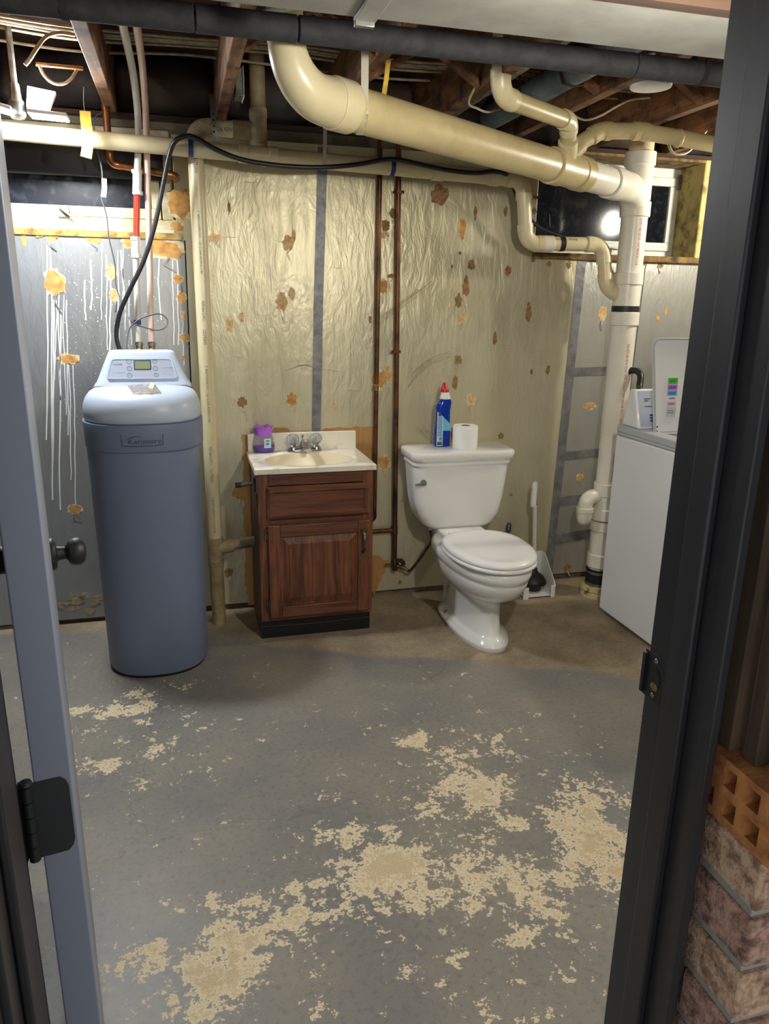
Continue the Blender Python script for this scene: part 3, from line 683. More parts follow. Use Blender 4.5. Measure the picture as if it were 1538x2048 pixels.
# worn sticker on the lid
from mathutils.bvhtree import BVHTree
lo_ = ORG['water_softener']; bvh = BVHTree.FromPolygons([v.co+lo_ for v in lid.data.vertices], [tuple(p.vertices) for p in lid.data.polygons])
def drop(px, py):
    hit = bvh.ray_cast(EYE, ray(px, py).normalized()); return (hit[0]+hit[1].normalized()*(.0012 if hit[1].dot(EYE-hit[0]) > 0 else -.0012)) if hit[0] else None
grid = [[drop(254+dx*58/8+ky*3, 771+ky*4.2+(2 if dx in (2, 5) else 0)) for dx in range(9)] for ky in range(5)]
B().loft(grid, False, False, closed=False).build('worn_sticker', 'sticker', lid, smooth=0)
cq = [drop(296, 775), drop(303, 768), drop(309, 773), drop(304, 782)]
B().prism([cq[0], cq[1]+Vector((0, 0, .006)), cq[2]+Vector((0, 0, .005)), cq[3]], (0, -.0006, 0)).build('sticker_curl', 'torn_paper', lid, smooth=0)
# moulded name on the collar
zc = pY(293, 882, cy-.212).z; rc = .2125
def cmap(u, v, off=.001):
    x = u; return Vector((dcx+x, cy-(rc+off)*(1-(abs(x)/rc)**2.4)**(1/2.4), v+zc))
cl = bpy.data.objects.get('collar')
text('Kenmore', .026, lambda u, v: cmap(u+.008, v-.002), 'moulded_name', 'ink_navy', cl, 'CENTER', 1.15)
B().sweep([cmap(-.07, .022), cmap(-.069, -.016), cmap(-.04, -.018), cmap(0, -.018), cmap(.04, -.018), cmap(.069, -.016), cmap(.07, .022)], .0012, 6).build('name_border', 'ink_navy', cl)
B().sweep([cmap(-.055, .006), cmap(-.035, .014), cmap(-.012, .018), cmap(.0, .016)], [.0006, .0014, .0012, .0004], 6).build('name_flourish', 'ink_navy', cl)
c = Vector((cx-.012+.178, cy-.092, zk-.045)); B().lathe([(.007, 0), (.007, .002), (.0005, .0022)], c, (.75, -.65, 0), 12).build('screw_plug', 'black', so)

# ================================================================== VANITY
vx0, vx1, vyf, vyb = .268, .752, 2.935, 3.298
va_ = thing('vanity_cabinet', 'dark oak vanity cabinet with one raised panel door under the sink', 'cabinet', (.51, 3.11, 0))
vt = .742
b = B(); b.box(vx0, vx0+.016, vyf+.018, vyb, .095, vt); b.box(vx1-.016, vx1, vyf+.018, vyb, .095, vt); b.box(vx0, vx0+.016, vyf+.04, vyb, 0, .095); b.box(vx1-.016, vx1, vyf+.04, vyb, 0, .095); b.box(vx0+.016, vx1-.016, vyb-.008, vyb, .09, vt); b.box(vx0+.016, vx1-.016, vyf+.02, vyb-.008, .09, .105)
b.build('carcass', 'oak_side', va_)
B().box(vx0+.002, vx1-.002, vyf+.036, vyf+.041, 0, .096).build('toe_kick', 'black', va_)
B().sweep([(vx0+.006, vyf+.034, .055), (.5, vyf+.033, .05), (vx1-.006, vyf+.034, .055)], .004, 6).build('toe_moulding', 'rubber', va_)
st = .045
b = B(); b.box(vx0, vx0+st, vyf, vyf+.019, .095, vt); b.build('stile', 'oak_v', va_, bevel=.0015)
b = B(); b.box(vx1-st, vx1, vyf, vyf+.019, .095, vt); b.build('stile', 'oak_v', va_, bevel=.0015)
for z0, z1 in ((.095, .135), (.50, .545), (.69, vt)): B().box(vx0+st, vx1-st, vyf+.0005, vyf+.018, z0, z1).build('rail', 'oak_h', va_, bevel=.0015)
dx0, dx1 = .303, .733
def raised(x0, x1, z0, z1, y, inset, mats, name, parent, fw):
    # frame of two stiles and two rails round a bevelled field
    root = None
    def fr(X0, X1, Z0, Z1, m, nm, par): return B().box(X0, X1, y, y+.019, Z0, Z1).build(nm, m, par, bevel=.003)
    root = B().box(x0+.01, x1-.01, y+.010, y+.018, z0+.01, z1-.01).build(name, mats[0], parent)
    fr(x0, x0+fw, z0, z1, mats[0], 'door_stile', root); fr(x1-fw, x1, z0, z1, mats[0], 'door_stile', root)
    fr(x0+fw, x1-fw, z1-fw, z1, mats[1], 'door_rail', root); fr(x0+fw, x1-fw, z0, z0+fw, mats[1], 'door_rail', root)
    a0, a1, c0, c1 = x0+fw, x1-fw, z0+fw, z1-fw; i = inset
    B().loft([[(a0, y+.012, c0), (a1, y+.012, c0), (a1, y+.012, c1), (a0, y+.012, c1)], [(a0+i, y+.003, c0+i), (a1-i, y+.003, c0+i), (a1-i, y+.003, c1-i), (a0+i, y+.003, c1-i)], [(a0+i+.002, y+.001, c0+i+.002), (a1-i-.002, y+.001, c0+i+.002), (a1-i-.002, y+.001, c1-i-.002), (a0+i+.002, y+.001, c1-i-.002)]], False, True).build('raised_field', mats[0], root, smooth=20)
    return root
dz1 = .525; door = raised(dx0, dx1, .115, dz1, vyf-.021, .034, ('oak_v', 'oak_h'), 'door', va_, .05)
# false drawer front: slab with a sunk field
yd = vyf-.019; x0, x1, z0, z1 = dx0, dx1, .55, .688
def rect(x0, x1, z0, z1, y): return [(x0, y, z0), (x1, y, z0), (x1, y, z1), (x0, y, z1)]
B().loft([rect(x0, x1, z0, z1, yd+.019), rect(x0, x1, z0, z1, yd+.008), rect(x0+.010, x1-.010, z0+.010, z1-.010, yd), rect(x0+.022, x1-.022, z0+.022, z1-.022, yd), rect(x0+.028, x1-.028, z0+.028, z1-.028, yd+.005)]).build('drawer_front', 'oak_h', va_, smooth=15)
hx = dx1-.028; yh = vyf-.021
hz1, hz0 = .490, .375
hnd = B().sweep(smooth_path([(hx, yh, hz1-.008), (hx, yh-.014, hz1-.016), (hx, yh-.028, hz1-.035), (hx, yh-.03, (hz0+hz1)/2), (hx, yh-.026, hz0+.03), (hx, yh-.012, hz0+.014), (hx, yh, hz0+.008)], 5), [.004]*5+[.006]*10+[.0045]*10+[.0035]*6, 10).build('handle', 'antique', door)
for zz, s_ in ((hz1-.008, 1), (hz0+.004, -1)):
    B().prism([(hx+r*math.cos(a), yh-.003, zz+s_*r*1.7*math.sin(a)) for a, r in [(2*PI*k/16, .013 if k % 2 else .0115) for k in range(16)]], (0, .003, 0)).build('rosette', 'antique', hnd, bevel=.001)
for zz in (.485, .17):
    hg = B().box(dx0-.014, dx0-.001, vyf-.006, vyf, zz-.025, zz+.025).build('hinge', 'antique', door, bevel=.001)
    B().sweep([(dx0-.003, vyf-.010, zz-.028), (dx0-.003, vyf-.010, zz+.028)], .004, 10).build('hinge_barrel', 'antique', hg)
# paper holder arm on the left side
hp = thing('paper_holder', 'tarnished metal arm bracket screwed to the left side of the vanity', 'holder', (vx0-.02, 3.05, .66))
c = pX(511, 972, vx0); z = c.z+.005; yy = c.y+.015
B().box(vx0-.010, vx0-.001, yy-.017, yy+.017, z-.03, z+.03).build('mount_plate', 'antique', hp, bevel=.003)
B().sweep(smooth_path([(vx0-.008, yy, z), (vx0-.025, yy+.004, z+.002), (vx0-.06, yy+.006, z-.002)], 5), .0095, 12).build('arm', 'antique', hp)
B().sweep([(vx0-.058, yy+.006, z-.002), (vx0-.082, yy+.007, z-.003)], .011, 12).build('tip', 'rubber', hp)
B().box(vx0-.006, vx0-.0005, vyf+.035, vyf+.065, .59, .65).build('second_plate', 'antique', hp, bevel=.002)
# ---- top with oval basin
vtop = thing('marble_sink', 'cream cultured marble sink top with oval basin and backsplash', 'sink', (.51, 3.11, vt))
tx0, tx1, ty0, ty1, tz0, tz1 = .257, .761, 2.918, 3.298, vt, .766
a_ = pZ(527, 918, tz1); c_ = pZ(711, 918, tz1); bcx = (a_.x+c_.x)/2; brx = (c_.x-a_.x)/2
bcy = pZ(619, 917, tz1).y; bry = (pZ(619, 905, tz1).y-pZ(619, 932, tz1).y)/2
bcy = min(bcy, 3.10); bry = min(bry, .135)
K = 64; ell = [(bcx+brx*math.cos(2*PI*j/K), bcy+bry*math.sin(2*PI*j/K)) for j in range(K)]
def sqr(j):
    a = 2*PI*j/K; c, s_ = math.cos(a), math.sin(a); mx, my = (tx0+tx1)/2, (ty0+ty1)/2; k = min((tx1-tx0)/2/max(abs(c), 1e-6), (ty1-ty0)/2/max(abs(s_), 1e-6)); return (mx+c*k, my+s_*k)
sq = [sqr(j) for j in range(K)]
for cxx, cyy in ((tx0, ty0), (tx1, ty0), (tx1, ty1), (tx0, ty1)):
    j = min(range(K), key=lambda q: (sq[q][0]-cxx)**2+(sq[q][1]-cyy)**2); sq[j] = (cxx, cyy)
def ins(p, d): return (min(max(p[0], tx0+d), tx1-d), min(max(p[1], ty0+d), ty1-d))
rings = [[(x, y, tz0) for x, y in ell], [(x, y, tz0) for x, y in sq], [(x, y, tz1-.004) for x, y in sq], [(*ins(p, .003), tz1-.0008) for p in sq], [(*ins(p, .006), tz1) for p in sq], [(bcx+(x-bcx)*1.03, bcy+(y-bcy)*1.04, tz1) for x, y in ell], [(x, y, tz1-.002) for x, y in ell]]
B().loft(rings, False, False).build('counter_slab', 'marble', vtop, smooth=40)
rings = [[(bcx+(x-bcx)*k, bcy+(y-bcy)*k-.01*(1-k), tz1-.002-d) for x, y in ell] for k, d in [(1, 0), (.985, .008), (.95, .03), (.88, .06), (.75, .09), (.55, .11), (.3, .12), (.08, .124)]]
bs_ = B().loft(rings, False, True).build('basin', 'basin', vtop, smooth=80)
B().lathe([(.022, 0), (.022, .003), (.016, .004), (.0005, .002)], (bcx, bcy-.008, tz1-.126), (0, 0, 1), 20).build('drain', 'chrome', bs_)
B().box(tx0+.006, tx1-.006, 3.278, 3.298, tz1-.002, .846).build('backsplash', 'marble', vtop, bevel=.003)
# ---- faucet
fc = thing('faucet', 'chrome two-handle faucet with clear ribbed knobs on the sink', 'faucet', (bcx-.01, 3.245, tz1))
fx = pZ(609, 902, tz1).x; fy = 3.242
rings = []
for z, k in [(0, 1), (.010, 1), (.016, .93), (.019, .8)]:
    rings.append([(fx+.078*k*math.copysign(abs(math.cos(a))**.7, math.cos(a)), fy+.026*k*math.copysign(abs(math.sin(a))**.8, math.sin(a)), tz1+z) for a in [2*PI*j/32 for j in range(32)]])
B().loft(rings).build('base_plate', 'chrome', fc, smooth=50)
B().sweep(smooth_path([(fx, fy+.008, tz1+.015), (fx, fy-.002, tz1+.034), (fx, fy-.03, tz1+.040), (fx, fy-.07, tz1+.033), (fx, fy-.10, tz1+.020)], 5), [.026]*4+[.022]*6+[.018]*5+[.014]*6, 16).build('spout', 'chrome', fc, smooth=60)
B().sweep([(fx-.006, fy+.018, tz1+.02), (fx-.006, fy+.018, tz1+.062)], .003, 8).build('lift_rod', 'chrome', fc)
B().lathe([(.003, 0), (.006, .006), (.005, .012), (.0005, .014)], (fx-.006, fy+.018, tz1+.06), (0, 0, 1), 12).build('lift_knob', 'chrome', fc)
for sx in (-1, 1):
    kx = fx+sx*.052
    stm = B().lathe([(.024, .010), (.021, .022), (.013, .028), (.011, .034)], (kx, fy, tz1), (0, 0, 1), 20).build('stem', 'chrome', fc)
    rings = []; K2 = 36
    for q in range(9):
        ph = -1.25+2.6*q/8; rr = .0265*math.cos(ph) if q < 8 else .008; zz = tz1+.056+.026*math.sin(ph)
        rings.append([(kx+rr*(1+.07*math.cos(9*a))*math.cos(a), fy+rr*(1+.07*math.cos(9*a))*math.sin(a), zz) for a in [2*PI*j/K2 for j in range(K2)]])
    kn = B().loft(rings).build('handle_knob', 'acrylic', fc, smooth=70)
    B().lathe([(.009, .0), (.010, .012), (.006, .03), (.0005, .034)], (kx, fy, tz1+.032), (0, 0, 1), 14).build('knob_core', 'chrome', kn)
# ---- purple gel jar
c = pZ(528, 903, tz1); jx, jy = c.x, c.y; jr = .040; JS = 1.2
jar = thing('gel_jar', 'clear air freshener jar with purple crown lid and purple gel beads on the sink', 'air freshener', (jx, jy, tz1))
B().lathe([(a*JS, b_*JS) for a, b_ in [(.030, 0), (.036, .003), (jr, .015), (.0395, .03), (.036, .05), (.031, .062), (.029, .066)]], (jx, jy, tz1+.0005), (0, 0, 1), 32).build('jar_body', 'clear', jar, smooth=60)
B().lathe([(a*JS, b_*JS) for a, b_ in [(.029, .0015), (.0345, .004), (.038, .014), (.0375, .022), (.03, .024), (.0005, .025)]], (jx, jy, tz1+.0005), (0, 0, 1), 32).build('gel_beads', 'purple_beads', jar, smooth=60)
b = B(); rings = []
for z, r, wv_ in [(.064, .031, 0), (.085, .032, 0), (.0885, .0325, .0), (.094, .036, .004), (.094, .034, .004), (.088, .029, 0)]:
    rings.append([(jx+JS*r*math.cos(a), jy+JS*r*math.sin(a), tz1+JS*(z+wv_*math.cos(6*a))) for a in [2*PI*j/48 for j in range(48)]])
B().loft(rings, True, True).build('jar_lid', 'purple', jar, smooth=50)
def jm(u, v, off=.0008): a = u/.038; return Vector((jx+JS*(.0395+off)*math.sin(a), jy-JS*(.0395+off)*math.cos(a), tz1+JS*(.036+v)))
b = B(); b.loft([[jm(-.002+.026*t, -.016+.04*0) for t in (0, .33, .66, 1)], [jm(-.002+.026*t, .018) for t in (0, .33, .66, 1)]], False, False, closed=False); b.build('jar_label', 'bottle_label', jar, smooth=0)
b = B()
for k in range(9): b.prism([jm(.004+.014*random.random()+.003*math.cos(a), -.006+.012*random.random()+.003*math.sin(a), .0014) for a in (0, 2.1, 4.2)], (0, -.0003, 0))
b.build('label_flowers', 'brick_b', jar, smooth=0)
B().prism([jm(.004, .012, .0014), jm(.016, .012, .0014), jm(.016, .009, .0014), jm(.004, .009, .0014)], (0, -.0003, 0)).build('label_print', 'ink_navy', jar, smooth=0)

# ================================================================== TOILET
tcx = 1.215
to = thing('toilet', 'white two-piece toilet with closed lid against the foil wall', 'toilet', (tcx, 2.9, 0))
def rrect(z, hw, y0, y1, r, k=6):
    out = []
    for sx, sy, a0 in ((1, -1, -90), (1, 1, 0), (-1, 1, 90), (-1, -1, 180)):
        for q in range(k):
            a = math.radians(a0+90*q/(k-1)); out.append((tcx+sx*(hw-r)+r*math.cos(a), (y0+r if sy < 0 else y1-r)+r*math.sin(a), z))
    return out
B().loft([rrect(z, hw, y0, y1, r, 8) for z, hw, y0, y1, r in [(.402, .135, 3.115, 3.27, .03), (.404, .148, 3.105, 3.275, .034), (.425, .178, 3.093, 3.28, .045), (.47, .203, 3.085, 3.284, .055), (.54, .219, 3.08, 3.286, .06), (.64, .229, 3.076, 3.288, .06), (.705, .234, 3.074, 3.29, .06)]]).build('tank', 'porcelain', to, smooth=60)
B().loft([rrect(z, hw, y0, y1, r, 8) for z, hw, y0, y1, r in [(.700, .228, 3.080, 3.286, .05), (.706, .238, 3.07, 3.292, .055), (.716, .240, 3.068, 3.293, .055), (.722, .236, 3.072, 3.292, .052), (.728, .240, 3.066, 3.294, .05), (.736, .249, 3.056, 3.296, .05), (.760, .252, 3.053, 3.297, .05), (.769, .249, 3.056, 3.295, .048), (.772, .242, 3.063, 3.29, .045)]]).build('tank_lid', 'porcelain', to, smooth=60)
# bowl, deck and pedestal as one moulded body
rg = []
for z, hw, yf, yb_, nb in [(0, .112, 2.606, 3.13, 3.4), (.018, .118, 2.600, 3.135, 3.4), (.026, .117, 2.602, 3.134, 3.4), (.031, .108, 2.612, 3.128, 3.4), (.036, .106, 2.616, 3.126, 3.4), (.046, .092, 2.640, 3.115, 3.2), (.058, .084, 2.655, 3.11, 3.2), (.12, .079, 2.664, 3.105, 3.2), (.175, .080, 2.664, 3.10, 3.2), (.200, .088, 2.650, 3.10, 3.1), (.215, .104, 2.628, 3.10, 3.0), (.235, .128, 2.590, 3.10, 2.8), (.262, .150, 2.548, 3.10, 2.7), (.30, .164, 2.518, 3.11, 2.6), (.325, .168, 2.510, 3.12, 2.6), (.333, .167, 2.512, 3.13, 2.6), (.340, .174, 2.503, 3.14, 2.6), (.358, .181, 2.495, 3.15, 2.6), (.376, .180, 2.496, 3.15, 2.6), (.385, .175, 2.503, 3.145, 2.6), (.388, .165, 2.515, 3.14, 2.6)]:
    rg.append(egg(tcx, z, hw, yf, yb_, None, 2.15, nb))
bw = B().loft(rg).build('bowl', 'porcelain', to, smooth=70)
B().loft([rrect(z, hw, y0, y1, .03) for z, hw, y0, y1 in [(.30, .085, 3.0, 3.26), (.35, .105, 3.0, 3.265), (.385, .112, 2.98, 3.268), (.400, .110, 2.98, 3.266), (.404, .104, 2.985, 3.26)]]).build('deck', 'porcelain', to, smooth=60)
B().loft([rrect(z, hw, y0, y1, .035) for z, hw, y0, y1 in [(.04, .062, 3.0, 3.16), (.12, .058, 3.0, 3.17), (.22, .062, 3.0, 3.19), (.31, .08, 3.0, 3.2)]]).build('trapway', 'porcelain', to, smooth=60)
def seatring(z, d, zz=None): return egg(tcx, z, .186-d, 2.488+d, 2.985-d, 2.77, 2.1, 2.5)
B().loft([seatring(z, d) for z, d in [(.390, .012), (.393, .003), (.400, 0), (.407, .003), (.410, .010)]]).build('seat', 'seat_plastic', to, smooth=60)
ld = B().loft([seatring(z, d) for z, d in [(.4115, .012), (.413, .004), (.419, .002), (.426, .004), (.431, .014), (.4335, .03), (.4345, .042), (.4330, .050), (.4335, .10), (.434, .16)]]).build('seat_lid', 'seat_plastic', to, smooth=60)
for sx in (-1, 1): B().box(tcx+sx*.07-.022, tcx+sx*.07+.022, 2.965, 3.01, .388, .418).build('seat_hinge', 'seat_plastic', to, bevel=.006)
for sx in (-1, 1): B().lathe([(.009, 0), (.008, .008), (.004, .014), (.0005, .015)], (tcx+sx*.098, 2.98, .033), (0, 0, 1), 12).build('floor_bolt', 'brass', to)
c = Vector((tcx-.193, 3.079, .635))
hl_ = B().lathe([(.014, 0), (.014, .006), (.009, .010), (.008, .022)], c, (0, -1, 0), 16).build('flush_handle', 'verdigris', to)
B().sweep([(c.x+.004, c.y-.02, c.z), (c.x-.02, c.y-.024, c.z-.001), (c.x-.045, c.y-.022, c.z-.003)], [.008, .006, .005], 10).build('lever', 'verdigris', hl_)
B().lathe([(.016, 0), (.016, .012), (.009, .014), (.009, .03)], (1.10, 3.19, .404), (0, 0, -1), 14).build('fill_nut', 'white_plastic', to)

# ---- blue cleaner bottle
c = pZ(886, 894, .772); bx, by = c.x+.002, c.y+.03
bt = thing('cleaner_bottle', 'blue toilet bowl cleaner bottle with red angled cap on the tank', 'bottle', (bx, by, .772))
def br(z, w0, w1, d, n=3.2, k=28): return [(bx+(w0+w1)/2+(w1-w0)/2*math.copysign(abs(math.cos(a))**(2/n), math.cos(a)), by+d*math.copysign(abs(math.sin(a))**(2/n), math.sin(a)), .7725+z) for a in [2*PI*j/k for j in range(k)]]
body = B().loft([br(z, a, b_, d) for z, a, b_, d in [(0, -.034, .036, .024), (.004, -.037, .039, .027), (.06, -.035, .037, .027), (.12, -.031, .035, .026), (.165, -.030, .034, .025), (.180, -.032, .036, .024), (.20, -.024, .040, .022), (.215, -.014, .037, .019), (.220, -.012, .033, .017)]]).build('bottle_body', 'bottle_blue', bt, smooth=60)
B().loft([br(z, a, b_, d, 2) for z, a, b_, d in [(.218, -.014, .036, .021), (.222, -.016, .037, .022), (.24, -.011, .031, .019), (.252, -.009, .027, .017)]]).build('neck_collar', 'white_plastic', bt, smooth=50)
B().loft([br(z, a, b_, d, 2) for z, a, b_, d in [(.250, -.012, .028, .019), (.254, -.012, .027, .019), (.272, -.009, .021, .014), (.276, -.006, .016, .011), (.29, -.003, .010, .007), (.293, .0, .007, .004)]]).build('cap', 'cap_red', bt, smooth=50)
def lab(x0, x1, z0, z1, name, m, off=.0006, top=None):
    pts = [(x0, z0), (x1, z0), (x1, z1), (x0, top or z1)]
    return B().prism([(bx+x, by-.0272-off, .7725+z) for x, z in pts], (0, -.0004, 0)).build(name, m, bt, smooth=0)
lb = lab(-.033, .0355, .075, .102, 'label', 'label_fade', .0004, .165)
lab(-.034, -.004, .004, .14, 'label_back', 'bottle_label', .0006, .16)
for k in range(14): lab(-.031, -.007-(k % 3)*.002, .052+k*.0065, .0545+k*.0065, 'fine_print', 'ink_blue', .0012)
lab(-.024, -.008, .028, .05, 'print_block', 'white_plastic', .0012)
for k in range(7): lab(-.022+k*.002, -.021+k*.002, .03, .048, 'bar', 'ink', .0018)
lab(-.031, -.008, .008, .024, 'fine_print', 'ink_blue', .0012)
B().lathe([(.008, 0), (.0005, .0005)], (bx-.022, by-.0284, .7725+.150), (0, -1, 0), 16).build('emblem', 'ink_navy', bt)

# ---- paper roll
c = pZ(938, 900, .772); rx, ry = c.x, c.y+.056
tp = thing('toilet_paper_roll', 'white toilet paper roll standing on the tank lid', 'paper roll', (rx, ry, .772))
B().lathe([(.022, 0), (.056, 0), (.0575, .004), (.0575, .100), (.056, .104), (.022, .104), (.0215, .1), (.0215, .004)], (rx, ry, .7725), (0, 0, 1), 40).build('paper', 'tp', tp, smooth=40)
B().lathe([(.0195, .002), (.0212, .002), (.0212, .1035), (.0195, .1035)], (rx, ry, .7725), (0, 0, 1), 28).build('core', 'cardboard', tp)

# ---- supply valve and hose are with the pipes; plunger in its caddy behind the bowl
ca = thing('plunger_caddy', 'open white plastic caddy on the floor behind the toilet', 'caddy', (1.66, 3.19, 0))
q0 = pZ(1046, 1201, 0); q1 = pZ(1109, 1193, 0); xa, xb, yf = q0.x, q1.x, (q0.y+q1.y)/2; ybk = yf+.17
B().box(xa, xb, yf+.004, ybk, .008, .016).build('tray', 'white_plastic', ca)
for x in (xa, xb-.004):
    B().prism([(x, yf, 0), (x, ybk, 0), (x, ybk, .19), (x, ybk-.04, .185), (x, yf+.05, .11), (x, yf+.012, .075), (x, yf, .06)], (.004, 0, 0)).build('side_panel', 'white_plastic', ca, bevel=.001)
B().box(xa, xb, ybk-.004, ybk, .0, .19).build('back_panel', 'white_plastic', ca)
for x0, x1 in ((xa, xa+.032), (xb-.025, xb)): B().box(x0, x1, yf, yf+.004, .0, .062).build('front_lip', 'white_plastic', ca, bevel=.001)
pc = Vector(((xa+xb)/2+.005, yf+.085, 0))
pg = thing('plunger', 'black rubber plunger with white grip handle standing in the caddy', 'plunger', (pc.x, pc.y, .017))
B().lathe([(.040, 0), (.044, .005), (.044, .028), (.064, .034), (.068, .040), (.064, .052), (.05, .074), (.03, .088), (.018, .1), (.016, .115)], (pc.x, pc.y, .0175), (0, 0, 1), 32).build('cup', 'rubber', pg, smooth=60)
h1 = pY(1070, 963, pc.y); h2 = pY(1066, 1012, pc.y)
b0 = Vector((pc.x, pc.y, .115)); dirv = (h1-b0).normalized()
B().sweep([b0, b0+dirv*((h2-b0).length)], .0105, 16).build('shaft', 'tube_clear', pg)
gp = B().sweep([h2-dirv*.004, h2, h2+dirv*.01, h1-dirv*.012, h1-dirv*.003, h1], [.0115, .0135, .014, .014, .010, .004], 16).build('grip', 'white_plastic', pg)
for k in range(9):
    p0 = h2+dirv*(.012+k*.011); B().sweep([p0+Vector((-.012, -.006, .006)), p0+Vector((0, -.0135, 0)), p0+Vector((.012, -.006, .006))], .0013, 6).build('grip_rib', 'white_plastic', gp)
h = pY(1018, 1048, 3.27); bsh = thing('toilet_brush', 'dark blue looped brush handle sticking up behind the toilet lid', 'brush', (h.x, 3.27, 0))
B().sweep([(h.x-.010, 3.265, .10), (h.x, 3.27, h.z-.035)], .006, 10).build('stem', 'blue_tape', bsh)
hx_, hz_ = h.x, h.z; B().sweep([(hx_-.009, 3.27, hz_-.04), (hx_-.009, 3.27, hz_-.006), (hx_-.004, 3.27, hz_+.003), (hx_+.004, 3.27, hz_+.003), (hx_+.009, 3.27, hz_-.006), (hx_+.009, 3.27, hz_-.04), (hx_-.009, 3.27, hz_-.04)], .005, 8).build('loop', 'ink_navy', bsh)
B().lathe([(.035, 0), (.038, .004), (.032, .1), (.028, .12), (.026, .12)], (h.x-.012, 3.262, 0.0), (0, 0, 1), 24).build('holder_cup', 'white_plastic', bsh)
cw = pZ(1013, 1193, 0)
o = B().lathe([(.026, 0), (.029, .003), (.027, .085), (.025, .085), (.024, .005)], (cw.x, cw.y+.03, 0), (0, 0, 1), 24).build('plastic_cup', 'white_plastic'); tag(o, 'small white plastic cup on the floor between toilet and caddy', 'cup')

# ================================================================== WASHER
wx0, wx1, wy0, wy1, wz = 1.862, 2.54, 2.20, 2.895, .905
ws = thing('washing_machine', 'white top-load washing machine with raised lid and colour chart', 'washing machine', ((wx0+wx1)/2, (wy0+wy1)/2, 0))
B().box(wx0, wx1, wy0, wy1, .022, .860).build('cabinet', 'enamel', ws, bevel=.008)
for x in (wx0+.05, wx1-.05):
    for y in (wy0+.05, wy1-.05): B().lathe([(.02, 0), (.02, .012), (.01, .014), (.01, .03)], (x, y, 0), (0, 0, 1), 12).build('foot', 'rubber', ws)
b = B(); b.box(wx0, wx1, wy0, wy1, .861, .875)
for X0, X1, Y0, Y1 in ((wx0, wx0+.075, wy0, wy1), (wx1-.075, wx1, wy0, wy1), (wx0+.075, wx1-.075, wy0, wy0+.07), (wx0+.075, wx1-.075, wy1-.19, wy1)): b.box(X0, X1, Y0, Y1, .875, wz)
b.build('top_deck', 'enamel_grey', ws, bevel=.004)
B().lathe([(.20, 0), (.235, .001), (.235, .004), (.20, .004)], ((wx0+wx1)/2, wy0+.28, .8765), (0, 0, 1), 40).build('tub_opening', 'steel', ws)
cx0, cx1 = wx0+.02, wx1-.02
cs = B().hexa([(cx0, wy1-.135, wz), (cx1, wy1-.135, wz), (cx1, wy1-.005, wz), (cx0, wy1-.005, wz), (cx0+.002, wy1-.075, wz+.165), (cx1-.002, wy1-.075, wz+.165), (cx1-.002, wy1-.035, wz+.16), (cx0+.002, wy1-.035, wz+.16)]).build('console', 'enamel', ws, bevel=.008, seg=3)
def cpt(x, t, off): a = Vector((x, wy1-.135, wz)); b_ = Vector((x, wy1-.075, wz+.165)); n = Vector((0, -.165, .06)).normalized(); return a.lerp(b_, t)+n*off
def cquad(x0, x1, t0, t1, off, name, m, par): return B().prism([cpt(x0, t0, off), cpt(x1, t0, off), cpt(x1, t1, off), cpt(x0, t1, off)], (0, -.0006, .0002)).build(name, m, par, smooth=0)
cquad(cx0+.012, cx1-.012, .06, .95, .0006, 'console_face', 'panel_grey', cs)
for t, l_ in ((.74, .03), (.69, .02), (.55, .035)): cquad(cx0+.04, cx0+.04+l_, t, t+.02, .0016, 'console_print', 'ink', cs)
for t in (.18, .25, .32): cquad(cx0+.06, cx0+.12, t, t+.045, .0016, 'energy_mark', 'blue_tape', cs)
# lid standing open, rounded corners, rubber dots, chart
ly = 2.705; lx0 = 1.925; lx1 = wx1-.06; lz0, lz1 = wz-.012, 1.287; tilt = .03
def lp(x, z, y=0): return Vector((x, ly+y+tilt*(z-lz0)/(lz1-lz0), z))
out = []
for sx, sz, a0 in ((1, -1, -90), (1, 1, 0), (-1, 1, 90), (-1, -1, 180)):
    r = .03 if sz > 0 else .006
    for k in range(6):
        a = math.radians(a0+18*k); out.append(((lx1-r if sx > 0 else lx0-.035*(sz > 0)+r)+r*math.cos(a), (lz1-r if sz > 0 else lz0+r)+r*math.sin(a)))
ldw = B().prism([lp(x, z) for x, z in out], (0, .012, 0)).build('lid', 'enamel', ws, bevel=.002)
B().sweep([lp(x, z, -.004) for x, z in out]+[lp(*out[0], -.004)], .0045, 8).build('lid_rim', 'enamel_grey', ldw)
for z in (.905, .925): B().lathe([(.004, 0), (.0005, .001)], lp(lx0+.004, z, -.009), (0, -1, 0), 10).build('lid_bumper', 'black', ldw)
p0 = pY(1337, 755, ly-.005+.02); p1 = pY(1340, 835, ly-.005+.006); sx0, sz1, sz0 = p0.x, p0.z, p1.z
B().prism([lp(sx0, sz0, -.0012), lp(sx0+.22, sz0, -.0012), lp(sx0+.22, sz1, -.0012), lp(sx0, sz1, -.0012)], (0, .0008, 0)).build('chart', 'white_plastic', ldw, smooth=0)
rows_ = [('green', .17), ('violet', .15), ('sky', .14), ('white_plastic', .12), ('pink', .15), ('grey_lab', .27)]; z = sz1
for m_, h_ in rows_:
    hh = h_*(sz1-sz0); B().prism([lp(sx0+.001, z-hh+.001, -.002), lp(sx0+.048, z-hh+.001, -.002), lp(sx0+.048, z-.001, -.002), lp(sx0+.001, z-.001, -.002)], (0, .0006, 0)).build('chart_row', m_, ldw, smooth=0)
    for q in (.35, .55): B().prism([lp(sx0+.008, z-hh*q-.002, -.0026), lp(sx0+.04, z-hh*q-.002, -.0026), lp(sx0+.04, z-hh*q, -.0026), lp(sx0+.008, z-hh*q, -.0026)], (0, .0004, 0)).build('fine_print', 'ink', ldw, smooth=0)
    z -= hh
